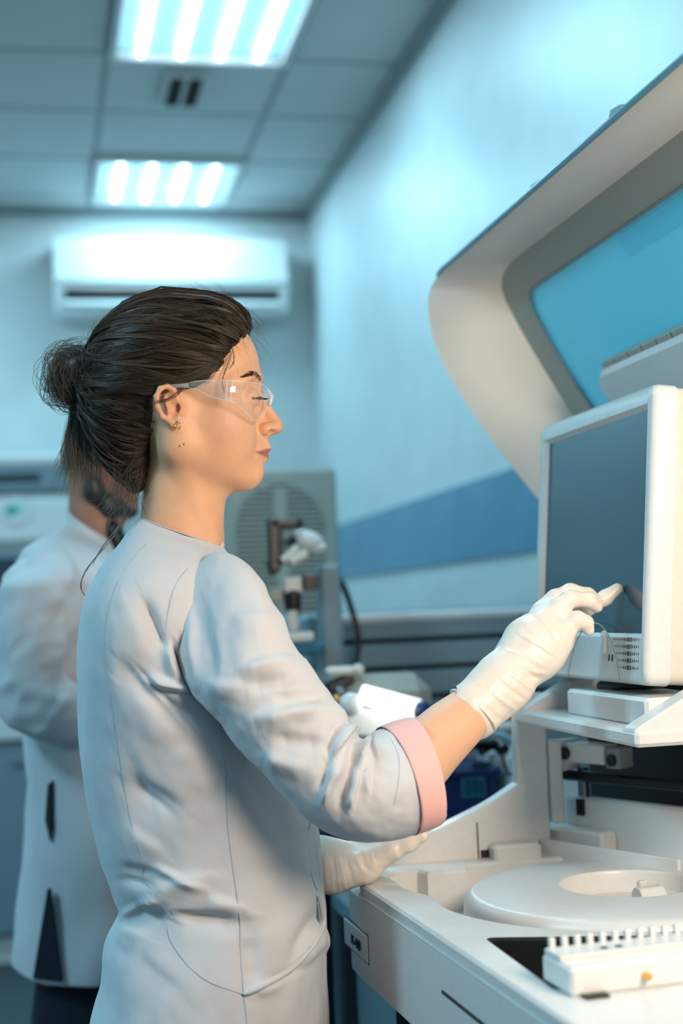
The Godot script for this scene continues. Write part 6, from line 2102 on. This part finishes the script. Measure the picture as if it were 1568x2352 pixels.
func _wrinkle(s: Shape, list: Array) -> void:
	var nn := PackedVector3Array()
	nn.resize(s.v.size())
	for i in range(0, s.ix.size(), 3):
		var f := (s.v[s.ix[i + 2]] - s.v[s.ix[i]]).cross(s.v[s.ix[i + 1]] - s.v[s.ix[i]])
		for k in 3:
			nn[s.ix[i + k]] += f
	for i in s.v.size():
		var n := nn[i].normalized()
		if n.z < 0.0:
			continue
		var p := s.v[i]
		var q := Vector2(p.x, p.y)
		var add := 0.0
		for f in list:
			var fa: Vector2 = f[0]
			var ab: Vector2 = f[1] - f[0]
			var h := clampf((q - fa).dot(ab) / ab.length_squared(), 0.0, 1.0)
			var dd := (q - fa - ab * h).length()
			var w: float = f[2]
			if dd < w * 2.6:
				add += float(f[3]) * exp(-dd * dd / (w * w)) * minf(1.0, 4.0 * minf(h, 1.0 - h) + 0.2)
		s.v[i] = p + n * add


# ---- glasses and earring
func eyewear() -> void:
	var o := thing("safety_glasses", "clear plastic safety glasses on the woman's face", "glasses", her * Vector3(0.0761, -0.01, 0.06))
	var top := [Vector3(0.0158, 0.0035, 0.08), Vector3(0.0298, 0.0055, 0.083), Vector3(0.0444, 0.0059, 0.083), Vector3(0.0561, 0.006, 0.082), Vector3(0.0676, 0.0056, 0.079), Vector3(0.0808, 0.0051, 0.071), Vector3(0.0928, 0.0041, 0.057), Vector3(0.1, 0.0032, 0.034), Vector3(0.1013, 0.0027, 0.01)]
	var bot := [Vector3(0.0148, -0.0024, 0.08), Vector3(0.0268, -0.0051, 0.083), Vector3(0.0376, -0.0114, 0.083), Vector3(0.0561, -0.0167, 0.082), Vector3(0.0656, -0.0189, 0.079), Vector3(0.0769, -0.0277, 0.071), Vector3(0.0897, -0.0385, 0.055), Vector3(0.0945, -0.0341, 0.034), Vector3(0.0998, -0.0203, 0.01)]
	for s in [1.0, -1.0]:
		var rt := []
		var rb := []
		for i in top.size():
			rt.append(mirror(top[i], s))
			rb.append(mirror(bot[i], s))
		var ft := smooth_path(rt, 4)
		var fb := smooth_path(rb, 4)
		var split := 13
		var mk := func(i0: int, i1: int) -> Array:
			var rows := []
			for k in 7:
				var row := PackedVector3Array()
				for i in range(i0, i1):
					row.append(ft[i].lerp(fb[i], k / 6.0) + Vector3(0, 0, 0.002 * s * sin(PI * k / 6.0)))
				rows.append(row)
			return rows
		var te := Shape.new()
		te.smooth = 180.0
		te.sheet(mk.call(0, split))
		part("temple", te.placed(her), M.frosted, o, "frosted side arm")
		var le := Shape.new()
		le.smooth = 180.0
		le.sheet(mk.call(split - 1, ft.size()))
		part("lens", le.placed(her), M.clear, o, "clear wrap-around lens")
		var e := Shape.new()
		e.smooth = 180.0
		e.tube(ft, [0.0006], 6)
		e.tube(fb, [0.0007], 6)
		part("edge", e.placed(her), M.clear_edge, o)
		var hg := Shape.new()
		hg.tube(PackedVector3Array([mirror(Vector3(0.0586, 0.0057, 0.0825), s), mirror(Vector3(0.0576, -0.0167, 0.0825), s)]), [0.0012], 6)
		hg.tube(PackedVector3Array([mirror(Vector3(0.0648, 0.0054, 0.0805), s), mirror(Vector3(0.0619, -0.0176, 0.081), s)]), [0.0012], 6)
		hg.tube(PackedVector3Array([mirror(Vector3(0.0586, -0.0035, 0.0825), s), mirror(Vector3(0.0752, -0.0054, 0.076), s)]), [0.0006], 6)
		hg.tube(PackedVector3Array([mirror(Vector3(0.0586, -0.0065, 0.0825), s), mirror(Vector3(0.0733, -0.008, 0.077), s)]), [0.0006], 6)
		part("hinge", hg.placed(her), M.clear_edge, o)
		# shaft of the arm that hooks over the ear
		part("ear_hook", Shape.new().tube(smooth_path([mirror(Vector3(0.0153, 0.0006, 0.08), s), mirror(Vector3(0.0014, 0.0002, 0.0785), s), mirror(Vector3(-0.0151, -0.0005, 0.076), s), mirror(Vector3(-0.0253, -0.0111, 0.073), s)], 5), [0.003, 0.003, 0.0028, 0.0026, 0.0024], 8).placed(her), M.clear_edge, o)
	var br := Shape.new()
	br.smooth = 180.0
	var rows := []
	for k in 5:
		var row := PackedVector3Array()
		for s in [0.010, 0.004, -0.004, -0.010]:
			row.append((Vector3(0.1008, 0.0036, 0)).lerp(Vector3(0.0992, -0.0195, 0), k / 4.0) + Vector3(0.002 if absf(s) < 0.005 else 0.0, 0, s))
		rows.append(row)
	br.sheet(rows)
	part("bridge", br.placed(her), M.clear, o)
	var bn := Shape.new()
	bn.smooth = 180.0
	bn.tube(PackedVector3Array([Vector3(0.0999, 0.0026, 0.012), Vector3(0.1051, -0.006, 0.004), Vector3(0.1032, -0.0165, 0.008)]), [0.0016, 0.003, 0.0016], 8)
	bn.tube(PackedVector3Array([Vector3(0.0986, 0.0046, -0.012), Vector3(0.1047, -0.0053, -0.004), Vector3(0.1024, -0.0153, -0.008)]), [0.0016, 0.003, 0.0016], 8)
	part("nose_piece", bn.placed(her), M.clear_edge, o)


func earring() -> void:
	var c := Vector3(0.0032, -0.0446, 0.0815)
	var o := thing("hoop_earring", "small gold hoop earring with a clear stone in the woman's right ear", "earring", her * c)
	var path := PackedVector3Array()
	for k in 24:
		var a := TAU * k / 24
		path.append(c + Vector3(cos(a) * 0.0034, sin(a) * 0.0046, 0.0020 * cos(a)))
	var s := Shape.new()
	s.smooth = 180.0
	s.tube(path, [0.0006], 8, false, true)
	part("hoop", s.placed(her), M.gold, o)
	part("stone", Shape.new().box(Vector3(0.0064, -0.0398, 0.0835), Vector3(0.0026, 0.0042, 0.0018), 0.0005).placed(her), M.crystal, o)

# ---------------------------------------------------------------- the man behind her
# measured in a frame at his shoulder, with the same axes as hers
var his := Transform3D(Basis(Vector3(0.9774, -0.0419, 0.2072), Vector3(0.0266, 0.9968, 0.0759), Vector3(-0.2097, -0.0687, 0.9754)).orthonormalized(), Vector3(0.0475, 1.4175, -2.5461))


func man() -> void:
	var o := thing("person", "bearded man in a white lab coat and dark trousers, blurred behind the woman", "person", Vector3(0.13, 0, -2.6))
	var z0 := Vector3.ZERO
	# body: head, neck, trunk, legs
	var f := Field.new()
	f.egg(Vector3(0.0735, 0.2127, 0), Vector3(0.068, 0.098, 0.076), 0.02)
	f.bone(Vector3(0.0689, 0.1607, 0), Vector3(0.1041, 0.1087, 0), 0.052, 0.026, 0.03)
	f.bone(Vector3(0.124, 0.199, 0), Vector3(0.1316, 0.1722, 0), 0.008, 0.012, 0.015)
	f.bone(Vector3(0.0551, 0.1454, 0), Vector3(0.0505, -0.023, 0), 0.048, 0.050, 0.02)
	f.egg(Vector3(0.068, 0.181, 0.075), Vector3(0.016, 0.03, 0.008), 0.008)
	f.bone(Vector3(0.0565, -0.0575, 0.06), Vector3(0.0584, -0.2606, 0.05), 0.06, 0.07, 0.04)
	f.bone(Vector3(0.0354, -0.065, -0.06), Vector3(0.041, -0.2751, -0.05), 0.06, 0.07, 0.04)
	f.bone(Vector3(0.0459, -0.2678, 0), Vector3(0.0497, -0.4591, 0), 0.09, 0.1, 0.05)
	var s := f.net(Vector3(-0.06, -0.55, -0.2), Vector3(0.24, 0.36, 0.2), 0.0075)
	s.colored = true
	for p in s.v:
		s.c.append(Color(0.42, 0.20, 0.13))
	s.smooth = 180.0
	part("body", s.placed(his), M.skin, o)
	var h := Field.new()
	h.egg(Vector3(0.0712, 0.2204, 0), Vector3(0.072, 0.096, 0.080), 0.02)
	h.bone(Vector3(0.0352, 0.1837, 0), Vector3(0.0306, 0.1454, 0), 0.036, 0.026, 0.02)
	h.egg(Vector3(0.124, 0.1913, 0), Vector3(0.055, 0.085, 0.2), 0.006, true)
	h.egg(Vector3(0.0985, 0.1438, 0.08), Vector3(0.045, 0.05, 0.06), 0.006, true)
	var hs := h.net(Vector3(-0.06, 0.1, -0.1), Vector3(0.16, 0.4, 0.1), 0.006)
	hs.colored = true
	for p in hs.v:
		hs.c.append(Color(0.018, 0.015, 0.014))
	hs.smooth = 180.0
	part("hair", hs.placed(his), M.hair, o, "short dark hair")
	var b := Field.new()
	for q in [1.0, -1.0]:
		b.bone(mirror(Vector3(0.059, 0.1679, 0.066), q), mirror(Vector3(0.0602, 0.1293, 0.056), q), 0.012, 0.016, 0.012)
		b.bone(mirror(Vector3(0.0602, 0.1293, 0.056), q), mirror(Vector3(0.0876, 0.1024, 0.04), q), 0.017, 0.017, 0.012)
		b.bone(mirror(Vector3(0.0876, 0.1024, 0.04), q), Vector3(0.1102, 0.101, 0), 0.017, 0.016, 0.012)
	var bs := b.net(Vector3(0.0, 0.08, -0.1), Vector3(0.16, 0.22, 0.1), 0.005)
	bs.colored = true
	for p in bs.v:
		bs.c.append(Color(0.016, 0.013, 0.012))
	bs.smooth = 180.0
	part("beard", bs.placed(his), M.hair, o, "dark full beard")
	# coat
	var c := Shape.new()
	c.smooth = 180.0
	c.sheet(loft([
		[Vector3(0.0107, 0.0872, 0), Vector3(0.101, 0.0291, 0), 0.058, z0], [Vector3(0.0046, 0.0796, 0), Vector3(0.1117, 0.0184, 0), 0.072, z0], [Vector3(-0.0245, 0.0566, 0), Vector3(0.1316, 0, 0), 0.125, z0], [Vector3(-0.0643, 0.0291, 0), Vector3(0.1492, -0.0344, 0), 0.175, z0], [Vector3(-0.0796, -0.023, 0), Vector3(0.1569, -0.0918, 0), 0.190, z0],
		[Vector3(-0.075, -0.153, 0), Vector3(0.1645, -0.176, 0), 0.185, z0], [Vector3(-0.0643, -0.2984, 0), Vector3(0.1722, -0.3061, 0), 0.175, z0], [Vector3(-0.0627, -0.4209, 0), Vector3(0.176, -0.4209, 0), 0.175, z0], [Vector3(-0.0673, -0.528, 0), Vector3(0.1798, -0.528, 0), 0.18, z0], [Vector3(-0.0765, -0.5892, 0), Vector3(0.1837, -0.5969, 0), 0.185, z0], [Vector3(-0.0826, -0.6627, 0), Vector3(0.1875, -0.6734, 0), 0.19, z0],
		[Vector3(-0.0796, -0.6642, 0), Vector3(0.1844, -0.6734, 0), 0.186, z0], [Vector3(-0.0735, -0.6045, 0), Vector3(0.176, -0.6122, 0), 0.178, z0]], 72, 6, 2.3), true)
	press(c, [
		fo(Vector3(0.0147, -0.0662, 0.15) * 0.62, Vector3(0.0255, -0.2101, 0.15) * 0.62, 0.02, -0.012), fo(Vector3(-0.0033, -0.0662, 0.15) * 0.62, Vector3(0.0003, -0.1382, 0.15) * 0.62, 0.02, 0.008)], 0.05)
	noise_cloth(c, 8.0, 0.010, 61, Vector3(1, 0.6, 1))
	var ct := part("coat", c.placed(his), M.coat, o, "white lab coat open at the side slit")
	var a := Shape.new()
	a.smooth = 180.0
	a.sheet(loft([
		[Vector3(0.0233, 0.0322, 0.12), Vector3(-0.0598, 0.0118, 0.12), 0.05, z0], [Vector3(0.054, -0.0083, 0.16), Vector3(-0.0678, -0.0154, 0.16), 0.075, z0], [Vector3(0.0605, -0.0642, 0.18), Vector3(-0.073, -0.0784, 0.18), 0.078, z0], [Vector3(0.0553, -0.113, 0.19), Vector3(-0.0777, -0.1483, 0.19), 0.074, z0], [Vector3(0.0435, -0.1408, 0.195), Vector3(-0.0779, -0.1972, 0.195), 0.07, z0],
		[Vector3(0.0388, -0.1529, 0.2), Vector3(-0.0569, -0.2388, 0.2), 0.066, z0], [Vector3(0.0444, -0.167, 0.2), Vector3(-0.0245, -0.2642, 0.2), 0.062, z0], [Vector3(0.0576, -0.1831, 0.195), Vector3(0.0096, -0.279, 0.195), 0.06, z0], [Vector3(0.0749, -0.1985, 0.185), Vector3(0.0501, -0.2863, 0.185), 0.055, z0], [Vector3(0.0972, -0.2075, 0.17), Vector3(0.0865, -0.2845, 0.17), 0.05, z0], [Vector3(0.119, -0.2137, 0.15), Vector3(0.114, -0.282, 0.15), 0.045, z0]], 48, 6), true)
	noise_cloth(a, 13.0, 0.014, 62)
	part("sleeve", a.placed(his), M.coat, ct)
	var a2 := Shape.new()
	a2.smooth = 180.0
	a2.sheet(loft([[Vector3(0.1183, -0.0053, -0.14), Vector3(-0.0029, -0.0215, -0.14), 0.06, z0], [Vector3(0.1513, -0.1316, -0.2), Vector3(0.0108, -0.1481, -0.2), 0.07, z0], [Vector3(0.1678, -0.2555, -0.2), Vector3(0.0521, -0.2968, -0.2), 0.065, z0], [Vector3(0.2122, -0.2843, -0.17), Vector3(0.1713, -0.3824, -0.17), 0.055, z0], [Vector3(0.2895, -0.2772, -0.12), Vector3(0.2734, -0.3494, -0.12), 0.045, z0]], 32, 5), true)
	part("sleeve", a2.placed(his), M.coat, ct)
	var cl := Shape.new()
	cl.smooth = 180.0
	cl.sheet(loft([[Vector3(0.0061, 0.0796, 0), Vector3(0.1102, 0.0184, 0), 0.071, z0], [Vector3(0.0077, 0.0949, 0), Vector3(0.0995, 0.0383, 0), 0.066, z0], [Vector3(0.0115, 0.0934, 0), Vector3(0.0964, 0.0367, 0), 0.06, z0], [Vector3(0.0138, 0.0765, 0), Vector3(0.0995, 0.0214, 0), 0.058, z0]], 40, 3), true)
	part("collar", cl.placed(his), M.coat, ct)
	part("shirt_front", Shape.new().sphere(Vector3(0.0958, 0.0481, 0.035), Vector3(0.016, 0.034, 0.02), 16, Basis(Vector3(0, 0, 1), 0.25)).placed(his), M.black, o, "dark shirt at the open neck")
	# dark pocket slit and the side vent over the trousers
	part("pocket_slit", Shape.new().prism(PackedVector3Array([Vector3(0.0028, -0.353, 0.155), Vector3(0.0118, -0.3455, 0.157), Vector3(0.0149, -0.4226, 0.165), Vector3(0.0091, -0.444, 0.165), Vector3(-0.0011, -0.41, 0.157)]), Vector3(0, 0, 0.012), 0.002).placed(his), M.black, ct)
	part("side_vent", Shape.new().prism(PackedVector3Array([Vector3(0.0068, -0.5192, 0.178), Vector3(0.0129, -0.5187, 0.18), Vector3(0.0346, -0.6649, 0.193), Vector3(-0.0179, -0.6661, 0.172)]), Vector3(0, 0, 0.010), 0.001).placed(his), M.trousers, ct)
	for q in [1.0, -1.0]:
		var leg := Shape.new()
		leg.smooth = 180.0
		leg.tube(smooth_path([mirror(Vector3(0.0597, -0.5626, 0.07), q), mirror(Vector3(0.0535, -0.8099, 0.085), q), mirror(Vector3(0.0442, -0.9902, 0.095), q), mirror(Vector3(0.0341, -1.3332, 0.1), q)], 5), [0.08, 0.085, 0.088, 0.09, 0.095, 0.095, 0.095, 0.09, 0.085, 0.085, 0.08, 0.08, 0.08, 0.08, 0.08, 0.08], 22)
		part("trouser_leg", leg.placed(his), M.trousers, o)
		var foot := his * mirror(Vector3(0.0488, -1.3332, 0.1), q)
		var sole := rounded(PackedVector2Array([Vector2(-0.09, -0.042), Vector2(0.17, -0.05), Vector2(0.2, 0.0), Vector2(0.17, 0.05), Vector2(-0.09, 0.042)]), 0.03, 4)
		part("shoe", Shape.new().prism(flat3(sole, Vector3(foot.x, 0.001, foot.z), Vector3(0.9, 0, -0.43), Vector3(0.43, 0, 0.9)), Vector3(0, 0.08, 0), 0.02), M.black, o)
	# his near hand, mostly behind her back
	var hd := Field.new()
	hd.bone(Vector3(0.114, -0.2497, 0.15), Vector3(0.1486, -0.2562, 0.13), 0.026, 0.03, 0.02)
	for k in 4:
		hd.bone(Vector3(0.1508, -0.2468, 0.12) + Vector3(0, -0.008 * k, 0.02 - 0.012 * k), Vector3(0.1933, -0.2665, 0.11) + Vector3(0, -0.008 * k, 0.02 - 0.014 * k), 0.010, 0.008, 0.005)
	hd.bone(Vector3(0.1355, -0.2403, 0.14), Vector3(0.1694, -0.2281, 0.15), 0.012, 0.009, 0.008)
	var hn := hd.net(Vector3(0.05, -0.36, 0.03), Vector3(0.22, -0.2, 0.21), 0.004)
	hn.smooth = 180.0
	part("glove", hn.placed(his), M.glove, o)
